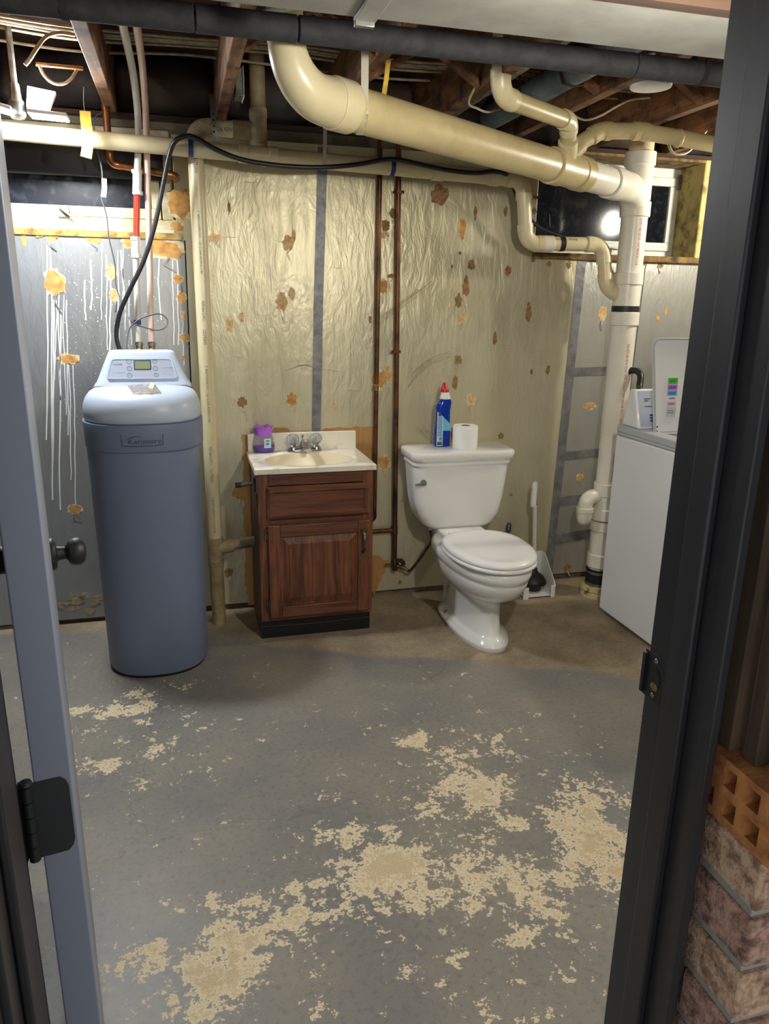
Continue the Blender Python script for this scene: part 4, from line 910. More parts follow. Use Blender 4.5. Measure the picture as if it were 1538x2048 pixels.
h = [pY(1277, 860-80, 2.93), pY(1279, 775, 2.97), pY(1281, 752, 3.0), pY(1274, 742, 3.03), pY(1262, 741, 3.05), pY(1255, 745, 3.06)]
o = B().sweep(smooth_path([(h[0].x+.03, 2.915, .86), h[0]+Vector((.01, 0, -.02))]+h[1:], 6), .0155, 14).build('washer_hose', 'hose'); tag(o, 'black ribbed drain hose looping behind the washing machine into the stack', 'hose')

# ================================================================== DRAIN PIPES
SX, SY = 1.975, 3.10; R4 = .0572; R2 = .0302
stk = thing('drain_stack', 'thick cream drain pipe crossing the ceiling and dropping as a stack beside the washer', 'drain pipe', (SX, SY, 0))
def sp_(z): return Vector((SX, SY, z))
near = Vector((.352, 2.105, 1.925)); far = sp_(1.905)
hd_ = (far-near).normalized()
# horizontal run with couplings
Lr = (far-near).length
def hp_(t): return near+hd_*t
cyl(hp_(.10), hp_(Lr*.63), R4, 36).build('main_pipe', 'pvc_old', stk)
cyl(hp_(Lr*.63-.015), hp_(Lr*.63+.05), R4*1.13, 36).build('tee_hub', 'pvc_old', stk, bevel=.003)
cyl(hp_(Lr*.63+.05), hp_(Lr*.63+.17), R4*1.06, 36).build('tee_body', 'pvc_old', stk)
cyl(hp_(Lr*.63+.17), hp_(Lr*.63+.235), R4*1.13, 36).build('tee_hub', 'pvc_old', stk, bevel=.003)
cyl(hp_(Lr*.63+.235), hp_(Lr-.20), R4, 36).build('short_pipe', 'pvc_white', stk)
cyl(hp_(Lr-.27), hp_(Lr-.185), R4*1.13, 36).build('coupling', 'pvc_white', stk, bevel=.003)
# sweep elbow from the run into the stack
c_ = far; arc = arc_corner(hp_(Lr-.3), c_, sp_(1.5), .105, 10)
B().sweep([hp_(Lr-.185)]+arc+[sp_(1.80)], R4*1.07, 32).build('sanitary_elbow', 'pvc_white', stk)
cyl(sp_(1.855), sp_(1.792), R4*1.14, 32).build('coupling', 'pvc_white', stk, bevel=.003)
cyl(sp_(1.86), sp_(2.02), R4*1.05, 32).build('tee_body', 'pvc_white', stk)
cyl(sp_(2.0), sp_(2.055), R4*1.15, 32).build('coupling', 'pvc_white', stk, bevel=.003)
cyl(sp_(2.05), sp_(2.33), R4*.92, 32).build('vent_pipe', 'pvc', stk)
cyl(sp_(1.80), sp_(1.54), R4, 32).build('stack_pipe', 'pvc_white', stk)
cyl(sp_(1.56), sp_(1.506), R4*1.14, 32).build('coupling', 'pvc_white', stk, bevel=.003)
cyl(sp_(1.506), sp_(1.385), R4*1.04, 32).build('wye_body', 'pvc_white', stk)
cyl(sp_(1.414), sp_(1.388), R4*1.07, 32).build('rubber_band', 'rubber', stk)
cyl(sp_(1.388), sp_(1.328), R4*1.14, 32).build('coupling', 'pvc_white', stk, bevel=.003)
cyl(sp_(1.33), sp_(.56), R4, 32).build('stack_pipe', 'pvc_white', stk)
cyl(sp_(.585), sp_(.522), R4*1.14, 32).build('coupling', 'pvc_white', stk, bevel=.003)
cyl(sp_(.53), sp_(.45), R4*1.05, 32).build('tee_body', 'pvc_white', stk)
cyl(sp_(.458), sp_(.400), R4*1.16, 32).build('coupling', 'pvc_white', stk, bevel=.003)
cyl(sp_(.400), sp_(.394), R4*1.02, 32).build('joint_line', 'cap_red', stk)
cyl(sp_(.394), sp_(.344), R4*1.14, 32).build('coupling', 'pvc_white', stk, bevel=.003)
cyl(sp_(.35), sp_(.22), R4*1.05, 32).build('wye_body', 'pvc_white', stk)
B().sweep([sp_(.26), sp_(.26)+Vector((.09, -.05, .09)), sp_(.26)+Vector((.14, -.08, .14))], [.045, .045, .045], 24).build('wye_branch', 'pvc_white', stk)
cyl(sp_(.224), sp_(.155), R4*1.15, 32).build('coupling', 'pvc_white', stk, bevel=.003)
cyl(sp_(.16), sp_(.13), R4, 32).build('stack_pipe', 'pvc_white', stk)
fb = cyl(sp_(.145), sp_(.05), R4*1.12, 32).build('rubber_coupling', 'rubber', stk)
for z in (.128, .068): cyl(sp_(z-.006), sp_(z+.006), R4*1.15, 32).build('hose_clamp', 'steel', fb)
B().lathe([(.085, 0), (.086, .02), (.082, .03), (.088, .036), (.087, .055), (.07, .058), (.062, .06)], sp_(0), (0, 0, 1), 28).build('clay_hub', 'clay', stk)
# small elbow on the tee low on the stack
e0 = sp_(.520)+Vector((-.045, .0, 0)); e1 = sp_(.520)+Vector((-.120, -.012, 0)); e2 = e1+Vector((0, 0, -.11))
arc = arc_corner(e0, e1, e2, .045, 8)
B().sweep([e0]+arc+[e1+Vector((0, 0, -.06))], .036, 24).build('trap_elbow', 'pvc_white', stk)
cyl(e1+Vector((0, 0, -.05)), e1+Vector((0, 0, -.075)), .042, 24).build('trap_collar', 'pvc_white', stk, bevel=.002)
B().lathe([(.038, 0), (.038, .025), (.034, .048), (.022, .066), (.0005, .072)], e1+Vector((0, 0, -.07)), (0, 0, -1), 24).build('trap_cap', 'pvc_white', stk, smooth=60)
# closet bend at the near end of the run
up = near+Vector((-.085, -.0, .0)); nb_ = near-hd_*.03
a_ = hp_(.16); c_ = hp_(-.06); bt_ = c_+Vector((-.012, .02, .4))
arc = arc_corner(a_, c_, bt_, .115, 12); n_ = len(arc)
B().sweep([hp_(.13)]+arc, [R4*1.12]+[R4*1.05-(R4*1.05-.046)*(i/(n_-1)) for i in range(n_)], 32).build('closet_bend', 'pvc', stk)
cyl(hp_(.085), hp_(.15), R4*1.15, 36).build('bend_hub', 'pvc', stk, bevel=.003)
e_ = arc[-1]; ud = (bt_-c_).normalized()
cyl(e_-ud*.002, e_+ud*.014, .0505, 32).build('bend_collar', 'pvc', stk, bevel=.003)
cyl(e_, e_+ud*.20, .0445, 32).build('riser_pipe', 'pvc_old', stk)
# branch with two elbows down to the tee
tp_ = hp_(Lr*.63+.10)
q = [pZ(992, 150, 2.06), pZ(1000, 192, 2.045), pZ(1138, 243, 2.045), tp_+Vector((-.008, -.012, .11)), tp_]
q[0] = q[1]+Vector((-.005, 0, .25))
pipe_run(stk, [q[0], q[1], q[2], tp_+Vector((.0, -.0, .02))], .0295, 'pvc_old', .05, 1.14, .024, 'pvc')
cyl(tp_+(q[2]-tp_)*.30, tp_+(q[2]-tp_)*.62, .036, 24).build('branch_hub', 'pvc', stk, bevel=.002)
# branch going off to the right
r0 = tp_+Vector((.0, -.0, .045)); rb = [r0, pY(1165, 285, 2.80), pY(1195, 266, 2.80), pY(1275, 262, 2.78), pY(1345, 276, 2.76), pY(1500, 305, 2.74)]
rr = smooth_path([r0, pY(1160, 288, 2.79), pY(1192, 268, 2.80)], 5)
B().sweep([r0, pY(1160, 288, 2.785)], .035, 24).build('branch_hub', 'pvc_old', stk)
pipe_run(stk, [pY(1150, 292, 2.785), pY(1200, 262, 2.79), pY(1280, 262, 2.78), pY(1560, 312, 2.74)], .0295, 'pvc_old', .075, 1.14, .025, 'pvc_old')
coupling(stk, pY(1357, 277, 2.77), pY(1500, 302, 2.75)-pY(1280, 262, 2.78), .0295, .012, 'pvc_old')
# red and black lettering on the stack
fd = Vector((-.42, -1, 0)); fr_ = Vector((-.05, -1, 0))
text('ASTM F 480 3/8 CP-110-P MADE IN U.S.A.', .018, on_pipe(sp_(1.785), (0, 0, -1), fr_, R4), 'red_print', 'ink_red', stk, squash=.62)
text('7400 4"PVC TYPE 1 SCH 40 NSF-dwv ASTM D 2665  PVC 1120 PR 220 PSI', .018, on_pipe(sp_(.80), (0, 0, 1), Vector((-.0, -1, 0)), R4), 'red_print', 'ink_red', stk, squash=.80)
text('WWW.CHARLOTTEPIPE.COM', .014, on_pipe(sp_(.60), (0, 0, 1), Vector((-.25, -1, 0)), R4), 'black_print', 'ink', stk, squash=.72)

# ---- two inch pipe along the wall, S-bend into the stack
wpi = thing('wall_drain_pipe', 'long cream two inch pipe along the top of the wall ending in an S-bend', 'drain pipe', (.4, 3.1, 1.9))
wy_ = 3.10
a0 = pY(-160, 246, wy_); a1 = pY(1046, 360, 3.13); a2 = pY(1052, 487, 3.15); a3 = pY(1206, 489, 3.13); a4 = pY(1212, 572, 3.115); a5 = sp_(1.43)
pipe_run(wpi, [a0, a1, a2, a3, a4, a5], R2, 'pvc', .058, 1.14, .03)
dx_ = (a1-a0).normalized()
for px in (876, 990): coupling(wpi, a0+dx_*((pY(px, 345, 3.12)-a0).dot(dx_)), dx_, R2, .05, 'pvc')
wb_ = a0+dx_*((pY(516, 305, wy_)-a0).dot(dx_))
for t, l_ in ((-.055, .035), (.06, .035)): coupling(wpi, wb_+dx_*t, dx_, R2, l_, 'pvc')
cyl(wb_-dx_*.045, wb_+dx_*.05, R2*1.05, 24).build('wye_body', 'pvc', wpi)
h3 = (a3-a2).normalized(); coupling(wpi, a2+h3*.10, h3, R2, .05, 'pvc_white')
m_ = a2+h3*.165; cyl(m_-h3*.012, m_+h3*.012, R2*1.04, 24).build('black_tape', 'rubber', wpi)
text('Westlake', .014, on_pipe(a2+h3*.125, h3, Vector((-.1, -1, .75)), R2), 'black_print', 'ink', wpi, squash=.75)
text('& Fittings', .014, on_pipe(a2+h3*.19, h3, Vector((-.1, -1, .75)), R2), 'black_print', 'ink', wpi, squash=.75)
for px in (382, 786, 988):
    c = a0+dx_*((pY(px, 320, 3.11)-a0).dot(dx_)); cyl(c-dx_*.009, c+dx_*.009, R2*1.05+.0005, 24).build('blue_tape', 'blue_tape', wpi)
# ---- vent tee above, and the standpipe that drains the vanity
vp = thing('vanity_drain_pipe', 'vertical cream two inch pipe from floor to ceiling left of the vanity', 'drain pipe', (.098, 3.175, 0))
VX, VY = .098, 3.178
vt_ = [Vector((VX, VY, 0)), Vector((VX, VY, 2.045)), Vector((.335, VY, 2.045))]
pipe_run(vp, vt_, R2, 'pvc', .05, 1.14, .03, 'pvc_dust_shade')
cyl((VX, VY, .0), (VX, VY, .34), R2*1.003, 24).build('shade_tinted_pipe', 'pvc_dust_shade', vp)  # softener's cast shadow put into the pipe foot as a darker colour
zt_ = pY(432, 1100, VY).z
for dz in (.045, -.055): coupling(vp, (VX, VY, zt_+dz), (0, 0, 1), R2, .03, 'pvc_dust_shade')
cyl((VX, VY, zt_-.05), (VX, VY, zt_+.05), R2*1.06, 24).build('tee_body', 'pvc_dust_shade', vp)
cyl((VX, VY, zt_+.01), (VX+.075, VY, zt_+.018), .031, 24).build('tee_branch', 'pvc_dust_shade', vp)
cyl((VX+.06, VY, zt_+.016), (.275, VY, zt_+.03), .0242, 24).build('trap_arm', 'pvc_dust_shade', vp)
text('PIPE PVC 1120 SCH40', .011, on_pipe((VX+.085, VY, zt_+.019), (1, 0, .06), (0, -1, -.3), .0242), 'black_print', 'ink_navy', vp, squash=.6)
nrmv = Vector((-.05, -1, 0))
zz_ = 1.95
for z_, s_ in ((1.94, '121792H3'), (1.745, '2" BRISTOLPIPE PVC 1120 SCH40 ASTM-D-1785'), (1.30, '121792H3'), (1.155, '2" BRISTOLPIPE PVC 1120 SCH40 ASTM-D-1785'), (.725, '121792H3'), (.60, '2" BRISTOLPIPE PVC 1120 SCH40')):
    big = s_[0] == '1'; text(s_, .018 if big else .013, on_pipe((VX, VY, z_), (0, 0, -1), nrmv, R2), 'blue_print', 'ink_navy' if big else 'ink_blue', vp, squash=.8 if big else .88)
for z_ in (1.40, .81):
    text('NSF-dwv (UPC)', .016, on_pipe((VX, VY, z_+.01), (0, 0, -1), nrmv, R2), 'blue_print', 'ink_blue', vp, squash=.75)
# tee, riser and 45 into the wall pipe
vt2 = thing('vent_riser', 'dusty cream vent pipe with tee rising between the joists over the wall pipe', 'vent pipe', (.335, 3.178, 2.0))
vx = .340
cyl((vx, VY, 1.985), (vx, VY, 2.10), R2*1.08, 24).build('tee_body', 'pvc_dust_shade', vt2)
cyl((vx-.10, VY, 2.045), (vx-.03, VY, 2.045), R2*1.12, 24).build('tee_hub', 'pvc_dust_shade', vt2, bevel=.002)
cyl((vx, VY, 2.09), (vx, VY, 2.125), R2*1.15, 24).build('coupling', 'pvc_dust_shade', vt2, bevel=.002)
cyl((vx, VY, 2.12), (vx, VY, 2.335), R2, 24).build('pipe', 'pvc_dust_shade', vt2)
B().sweep(smooth_path([(vx, VY, 1.99), (vx, VY-.01, 1.968), (vx+.015, 3.135, 1.945), wb_+dx_*.005], 5), R2*1.08, 24).build('wye_branch', 'pvc', vt2)
text('PIONEER PVC 1120', .020, on_pipe((.255, VY, 2.045), (-1, 0, 0), (0, -1, -.2), R2), 'black_print', 'ink', vp, squash=.62)
# perforated strap and hangers
o = thing('strap_hanger', 'perforated steel strap holding the vent pipe to the joist', 'strap', (.18, 3.14, 2.0))
sx_ = pY(428, 260, 3.14).x
B().ribbon([(sx_-.002, 3.175, 2.16), (sx_-.002, 3.148, 2.10), (sx_, 3.143, 2.06), (sx_+.002, 3.143, 2.03), (sx_+.006, 3.15, 2.005), (sx_+.01, 3.165, 1.995)], .018, .0015, (1, 0, 0)).build('strap', 'steel', o)
for z in (2.085, 2.065, 2.045, 2.025): B().lathe([(.004, 0), (.0005, .0004)], (sx_, 3.1415, z), (0, -1, 0), 10).build('strap_hole', 'black', o)
def hang(pts, wd, label, name='hanger_strap'):
    o = B().ribbon(pts, wd, .0015, (1, 0, 0)).build(name, 'strap_pale'); tag(o, label, 'strap'); return o
tt = hp_(Lr*.175)
c = hp_(.19)
e = [c+Vector((-.0, -R4-.003, .0))+Vector((.0, 0, dz)) for dz in (.22, .12, .04, -.02)]+[c+Vector((0, -R4*.7, -R4*.75)), c+Vector((0, 0, -R4-.003))]
hang(e, .02, 'grey metal strap hanging the thick drain pipe from a joist')
c = a0+dx_*((pY(648, 310, wy_)-a0).dot(dx_))
hang([c+Vector((.004, -.034, .15)), c+Vector((.002, -.034, .06)), c+Vector((0, -.0335, 0)), c+Vector((0, -.025, -.024)), c+Vector((0, 0, -.033))], .014, 'thin pale strap hanging the wall pipe near the middle joist')

# ================================================================== WATER PIPES
cw_ = thing('copper_supply_pipe', 'dark copper water pipe down the wall to the toilet valve', 'water pipe', (.94, 3.285, 0))
CY = 3.292; rc_ = .0118
t0 = pY(802, 290, CY); t1 = pY(793, 600, CY); t2_ = pY(793, 1060, CY); t3 = pY(794, 1128, CY)
X2 = .94
cyl((X2-.002, CY, 2.09), (X2+.015, CY, t3.z+.02), rc_, 16).build('riser', 'copper', cw_)
cyl((X2+.012, CY, t2_.z), (.752, CY, t2_.z), rc_*.95, 16).build('cross_pipe', 'copper', cw_)
B().lathe([(.015, -.022), (.016, 0), (.015, .022)], (X2+.012, CY, t2_.z), (0, 0, 1), 16).build('tee', 'copper', cw_)
vv = Vector((X2+.016, CY-.003, t3.z))
vl = B().lathe([(.014, -.03), (.017, -.02), (.017, .015), (.013, .03)], vv, (0, 0, 1), 14).build('valve_body', 'copper', cw_)
B().sweep([vv, vv+Vector((.035, -.012, -.012)), vv+Vector((.05, -.016, -.02))], [.012, .013, .009], 12).build('outlet', 'brass', vl)
B().sweep([vv, vv+Vector((.022, -.03, .02))], .005, 8).build('valve_stem', 'copper', vl)
B().lathe([(.022, 0), (.024, .003), (.018, .008), (.0005, .009)], vv+Vector((.022, -.03, .02)), (.3, -.5, .8), 14).build('valve_handle', 'antique', vl)
B().sweep([vv, vv+Vector((-.05, -.002, .004))], .004, 8).build('wall_clip', 'copper', vl)
for z in (1.87, 1.2): B().ribbon([(X2-.02, CY-.004, z), (X2-.01, CY-.015, z), (X2+.012, CY-.015, z), (X2+.024, CY-.004, z)], .012, .001, (0, 0, 1)).build('pipe_clip', 'copper', cw_)
cw2 = thing('copper_riser_pipe', 'thinner copper water pipe on the wall dropping behind the vanity', 'water pipe', (.85, 3.29, .3))
xb_ = pY(757, 500, CY).x
pipe_run(cw2, [(xb_+.002, CY, 2.09), (xb_-.006, CY, .41), (.752, CY, .405)], rc_*.92, 'copper', .02, 1.12, .012)
coupling(cw2, (xb_-.004, CY, 1.04), (0, 0, 1), rc_, .03, 'brass')
hs_ = pZ(865, 1065, .40)
o = B().sweep(smooth_path([vv+Vector((.048, -.016, -.019)), vv+Vector((.07, -.03, -.026)), pY(838, 1120, 3.235), pY(852, 1100, 3.225), pY(863, 1080, 3.20), Vector((1.10, 3.19, .376))], 8), .0068, 12).build('supply_hose', 'antique'); tag(o, 'braided supply hose curving from the wall valve up to the toilet tank', 'hose')
o = B().sweep(smooth_path([Vector((.754, 3.1, .735)), Vector((.765, 3.11, .70)), Vector((.764, 3.12, .64)), Vector((.7535, 3.14, .59))], 6), .002, 6).build('thin_wire', 'wire_grey'); tag(o, 'thin wire looping out at the right side of the vanity', 'wire')
# copper along the joist, down and right into the wall
cl_ = thing('ceiling_copper_pipe', 'copper pipe running beside a joist then dropping in front of the left window', 'water pipe', (-.16, 3.0, 2.0))
g0 = pZ(173, 36, 2.12); g1 = Vector((-.172, 3.225, 2.125)); gdx = pY(214, 250, 3.225).x
g2 = Vector((gdx, 3.225, pY(218, 327, 3.225).z)); g3 = pY(322, 350, 3.225)
pipe_run(cl_, [Vector((g0.x-.03, .9, 2.12)), Vector((gdx, 3.225, 2.13)), g2, Vector((.02, 3.225, g3.z)), Vector((.02, 3.36, g3.z))], .0135, 'copper_bright', .025, 1.14, .016)
coupling(cl_, (gdx, 3.12, 2.128), (0, 1, 0), .0135, .035, 'copper_bright')
# plastic tubes to the softener
def tubepath(px_top, xm, xb, ytop):
    top = pZ(px_top, 40, 2.16)
    return smooth_path([top+(top-Vector((xm, 3.165, 2.1)))*.35, top, Vector(((top.x+xm)/2+.004, (top.y+3.165)/2+.07, 2.155)), Vector((xm+.003, 3.162, 2.10)), Vector((xm, 3.168, 2.0)), Vector((xb, 3.15, ytop))], 8)
def tubez(y, x=275): return pY(x, y, 3.163).z
x1t, x1b = pY(276, 260, 3.165).x, pY(272, 600, 3.15).x
tb1 = thing('red_band_tube', 'milky water tube with a red section and white couplings into the softener', 'tube', (x1b, 3.15, 1.2))
za, zb_, zc_, zd = tubez(345), tubez(390), tubez(475), tubez(515)
def xat(z): return x1b+(x1t-x1b)*(z-1.45)/(2.0-1.45) if z > 1.45 else x1b
B().sweep(tubepath(243, x1t, xat(za), za), .0125, 16).build('upper_tube', 'tube_clear', tb1)
def seg(z0, z1, r, m, nm): return B().sweep([(xat(z0), 3.15, z0), (xat(z1), 3.15, z1)], r, 18).build(nm, m, tb1)
for z0, z1 in ((zb_, za+.006), (zd, zc_)):
    o = seg(z0, z1, .0165, 'white_plastic', 'coupling'); mz = (z0+z1)/2
    for q in (-1, 1): B().sweep([(xat(mz), 3.15, mz+q*(z1-z0)*.44-.006), (xat(mz), 3.15, mz+q*(z1-z0)*.44+.006)], .0182, 18).build('coupling_ring', 'white_plastic', o)
    B().sweep([(xat(mz), 3.15, mz-.005), (xat(mz), 3.15, mz+.005)], .0155, 18).build('coupling_groove', 'steel', o)
seg(zc_, zb_, .0122, 'pex_red', 'red_section'); zf = pY(272, 706, 3.13).z; ze = pY(272, 684, 3.13).z
B().sweep([(xat(zd), 3.15, zd), (x1b, 3.135, ze)], .0122, 16).build('lower_tube', 'tube_clear', tb1)
def fitting(x, root):
    o = B().lathe([(.0145, 0), (.0145, .035), (.0125, .037), (.0125, ze-zf+.02)], (x, 3.13, zf-.02), (0, 0, 1), 12).build('brass_fitting', 'brass', root)
    B().lathe([(.0155, 0), (.0155, .012)], (x, 3.13, ze-.014), (0, 0, 1), 16).build('crimp_ring', 'steel', o)
    cyl((x, 3.13, zf-.10), (x, 3.13, zf-.015), .012, 12).build('nipple', 'brass', root)
fitting(x1b, tb1)
x2t, x2b = pY(292, 260, 3.165).x, pY(299, 620, 3.15).x
tb2 = thing('pink_tube', 'pinkish white water tube running straight down into the softener', 'tube', (x2b, 3.15, 1.2))
B().sweep(tubepath(272, x2t, x2b, ze+.02)[:-1]+[Vector((x2b, 3.135, ze))], .0118, 16).build('tube', 'tube_pink', tb2); fitting(x2b, tb2)
# black drain hose over the wall pipe
pts = [(dcx-.05, 3.06, 1.19)]+[tuple(pY(x, y, Y)) for x, y, Y in [(240,700,3.10),(233,668,3.11),(240,625,3.11),(262,575,3.11),(290,515,3.11),(312,440,3.11),(328,360,3.10),(340,305,3.08),(352,281,3.06),(372,272,3.06),(392,276,3.055),(430,298,3.05),(480,318,3.05),(540,329,3.05),(600,334,3.05),(660,334,3.05),(720,328,3.06),(770,319,3.068),(800,320,3.068),(850,331,3.075),(900,341,3.08),(950,346,3.085),(990,343,3.09),(1015,352,3.11),(1030,385,3.19),(1048,425,3.22),(1075,452,3.215),(1105,466,3.20),(1145,478,3.175),(1180,492,3.19),(1205,520,3.20),(1225,545,3.20),(1240,575,3.18),(1245,617,3.165)]]
o = B().sweep(smooth_path(pts, 5), .0088, 12).build('drain_hose', 'hose'); tag(o, 'long black drain hose from the softener draped along the wall pipe', 'hose')
# thin cord with a paper tag, coiled beside the tubes
cd = thing('tagged_cord', 'thin grey cord with a white tag hanging in front of the left window', 'cord', (-.25, 3.2, 1.2))
B().sweep(smooth_path([Vector((-.215, 3.23, 2.09))]+[pY(x, y, Y) for x, y, Y in [(189,238,3.2),(192,290,3.2),(203,335,3.2),(205,372,3.2),(203,397,3.2),(213,430,3.2),(218,475,3.21),(230,530,3.22),(232,570,3.22),(245,610,3.2),(262,642,3.14),(275,650,3.11),(310,660,3.11),(330,655,3.12),(335,640,3.13),(320,628,3.13),(295,632,3.12),(272,643,3.105),(258,660,3.105),(254,685,3.09),(254,720,3.07)]], 6), .0026, 8).build('cord', 'wire_grey', cd)
B().ribbon([pY(208, 357, 3.197), pY(209, 375, 3.195), pY(207, 394, 3.197)], .018, .0008, (1, 0, 0)).build('tag', 'white_plastic', cd)
c = Vector((x1b, 3.138, pY(270, 645, 3.12).z)); cyl(c-Vector((0, 0, .009)), c+Vector((0, 0, .009)), .0142, 16).build('blue_tape', 'blue_tape', cd)
# yellow tags
yt = thing('yellow_tag', 'weathered yellow card tag hanging on a string before the wall pipe', 'tag', (-.26, 3.02, 1.9))
B().sweep([Vector((pY(166, 158, 3.03).x, 3.03, 2.115)), pY(167, 200, 3.03), pY(169, 226, 3.03)], .0012, 6).build('string', 'cable', yt)
B().ribbon(smooth_path([pY(170, 222, 3.03), pY(172, 245, 3.028), pY(176, 280, 3.026), pY(172, 315, 3.03)], 4), .036, .0008, (1, 0, .05)).build('card', 'yellow_tag', yt)
ys = [pZ(777, 121, 2.10), ]; Yq = ys[0].y
o = B().ribbon([Vector((ys[0].x, Yq, 2.102)), pY(773, 155, Yq), pY(767, 196, Yq)], .014, .0012, (1, 0, 0)).build('yellow_strip', 'yellow_tag'); tag(o, 'narrow yellow strip dangling from a joist over the thick drain pipe', 'tag')

# ================================================================== OVERHEAD
du = thing('air_duct', 'pale grey sheet metal duct across the ceiling near the doorway', 'duct', (.8, 1.5, 1.95))
B().box(-1.6, 3.0, 1.385, 1.608, 1.95, 2.098).build('duct_body', 'duct', du, bevel=.003)
B().box(-1.6, 3.0, 1.352, 1.3845, 1.946, 2.098).build('edge_board', 'rim', du)
xs_ = pZ(742, 18, 1.95).x; B().box(xs_-.022, xs_+.022, 1.386, 1.612, 1.944, 2.09).build('slip_joint', 'duct', du, bevel=.002)
B().box(xs_-.02, xs_+.02, 1.605, 1.618, 1.935, 1.952).build('drive_cleat', 'steel', du, bevel=.002)
fp = thing('insulated_pipe', 'pipe in black foam sleeves crossing under the joists', 'pipe', (.6, 1.93, 2.0))
FZ, FY = 2.025, 1.95
cuts = [-1.6, pZ(388, 45, FZ).x, pZ(592, 65, FZ).x, pZ(1270, 130, FZ).x, 3.2]
for k, (xa_, xb2) in enumerate(zip(cuts, cuts[1:])):
    B().sweep([(xa_+.0015, FY, FZ), (xa_+.004, FY, FZ), (xb2-.004, FY, FZ), (xb2-.0015, FY, FZ)], [.026, .029, .029, .026], 28).build('foam_sleeve', 'foam_sleeve', fp)
cyl((-1.62, FY, FZ), (3.22, FY, FZ), .014, 14).build('inner_pipe', 'copper', fp)
for k, xx in enumerate([-.2, 1.4]): hang([(xx, FY-.036, 2.12), (xx, FY-.031, FZ), (xx, FY-.022, FZ-.022), (xx, FY, FZ-.0305), (xx, FY+.022, FZ-.022), (xx, FY+.031, FZ), (xx, FY+.036, 2.12)], .016, ('dark band holding the black foam pipe over the LED lamp bay', 'dark band holding the black foam pipe near the white disc')[k], 'pipe_band').data.materials[0] = MT['rubber']
cb = thing('thin_copper_pipe', 'thin dull copper pipe between the grey duct and the black foam pipe', 'pipe', (1.0, 1.72, 2.03))
zq = 2.045; y_q = pZ(1100, 101, zq).y
pipe_run(cb, [(.2, y_q, zq), (pZ(1436, 128, zq).x, y_q, zq), (pZ(1436, 128, zq).x, y_q+.0, zq+.2)], .009, 'copper', .02, 1.15, .012)
# round white cap on a blue-grey pipe
wc = thing('vent_disc', 'white round cap hanging below the black foam pipe at the ceiling', 'vent cap', (1.4, 2.19, 2.05))
c = pZ(1301, 178, 2.05)
B().lathe([(.030, .016), (.056, .014), (.062, .009), (.060, .003), (.045, 0), (.0005, -.001)], c, (0, 0, 1), 32).build('disc', 'white_plastic', wc, smooth=60)
B().lathe([(.02, .0), (.02, .08)], c+Vector((0, 0, .012)), (0, 0, 1), 20).build('neck', 'white_plastic', wc)
o = thing('blue_duct_pipe', 'blue grey round metal pipe running between joists behind the white cap', 'pipe', (1.35, 2.6, 2.15))
u0 = pZ(1275, 185, 2.14); u1 = pZ(1160, 232, 2.14)
cyl((1.31, 2.1, 2.165), (1.31, 3.2, 2.165), .048, 24).build('pipe', 'duct_blue', o)
for y_ in (2.5, 2.8): B().ribbon([(1.25, y_, 2.24), (1.256, y_, 2.165), (1.275, y_, 2.122), (1.31, y_, 2.114), (1.345, y_, 2.122), (1.364, y_, 2.165), (1.37, y_, 2.24)], .014, .0015, (0, 1, 0)).build('strap', 'copper', o)
o = thing('conduit', 'thin steel conduit fixed along the side of a joist over the toilet', 'conduit', (1.06, 2.6, 2.1))
xx = 1.062; cyl((xx, 1.0, 2.112), (xx, 3.3, 2.112), .0115, 14).build('tube', 'steel', o); coupling(o, (xx, 2.62, 2.112), (0, 1, 0), .0115, .04, 'steel')
for k, (xa_, ya_, xb2, yb2) in enumerate([(688, 92, 632, 150), (905, 128, 822, 190)]):
    p0 = pZ(xa_, ya_, 2.30); p1 = pZ(xb2, yb2, 2.13); p1.x = p0.x+.16
# cross bracing between joists
for k, (xj, y_) in enumerate([(.205, 2.35), (.615, 2.55), (1.025, 2.5), (1.435, 2.5)]):
    for sg in (0, 1):
        xa_, xb2 = xj+.022, xj+.388; z0, z1 = (2.115, 2.325) if sg else (2.325, 2.115); yy = y_+.05*sg
        o = B().hexa([(xa_, yy, z0-.012), (xb2, yy, z1-.012), (xb2, yy+.036, z1-.012), (xa_, yy+.036, z0-.012), (xa_, yy, z0+.010), (xb2, yy, z1+.010), (xb2, yy+.036, z1+.010), (xa_, yy+.036, z0+.010)]).build('bridging', 'joist', ce, bevel=.002)
# house wiring
def cable(pts, label, r=.0048, m='cable', g='pale house cables strung through the joists', flat=False, closed=True):
    o = B().sweep(smooth_path(pts, 6), r, 8).build('electrical_cable', m); tag(o, label, 'cable', g); return o
LB = 'pale plastic-sheathed cable strung across the joists over the wall'
for y_, z_, w_ in [(pZ(300, r_, 2.25).y, 2.25, .012) for r_ in (66, 73, 78, 86, 108)]:
    pts = []
    for k in range(13):
        x = -1.4+k*.37; pts.append(Vector((x, y_+w_*math.sin(k*1.7+y_*9), z_+.010*math.cos(k*2.3+y_*5))))
    cable(pts, LB)
cable([pZ(130, 72, 2.13), pZ(100, 66, 2.13), pZ(80, 78, 2.11), pZ(66, 105, 2.10), pZ(54, 122, 2.11)], 'pale cable arching down from the left joist above the LED lamp', g=None, r=.006) if False else None
q = [pY(x, y, 2.85) for x, y in [(150, 70), (118, 66), (92, 74), (74, 96), (60, 118), (50, 130)]]
o = B().sweep(smooth_path(q, 6), .0065, 8).build('electrical_cable', 'cable'); tag(o, 'thick pale cable arching from the left joist down to the LED lamp', 'cable')
q = [pY(x, y, 2.92) for x, y in [(78, 130), (88, 150), (105, 165), (125, 168), (142, 158), (154, 140)]]
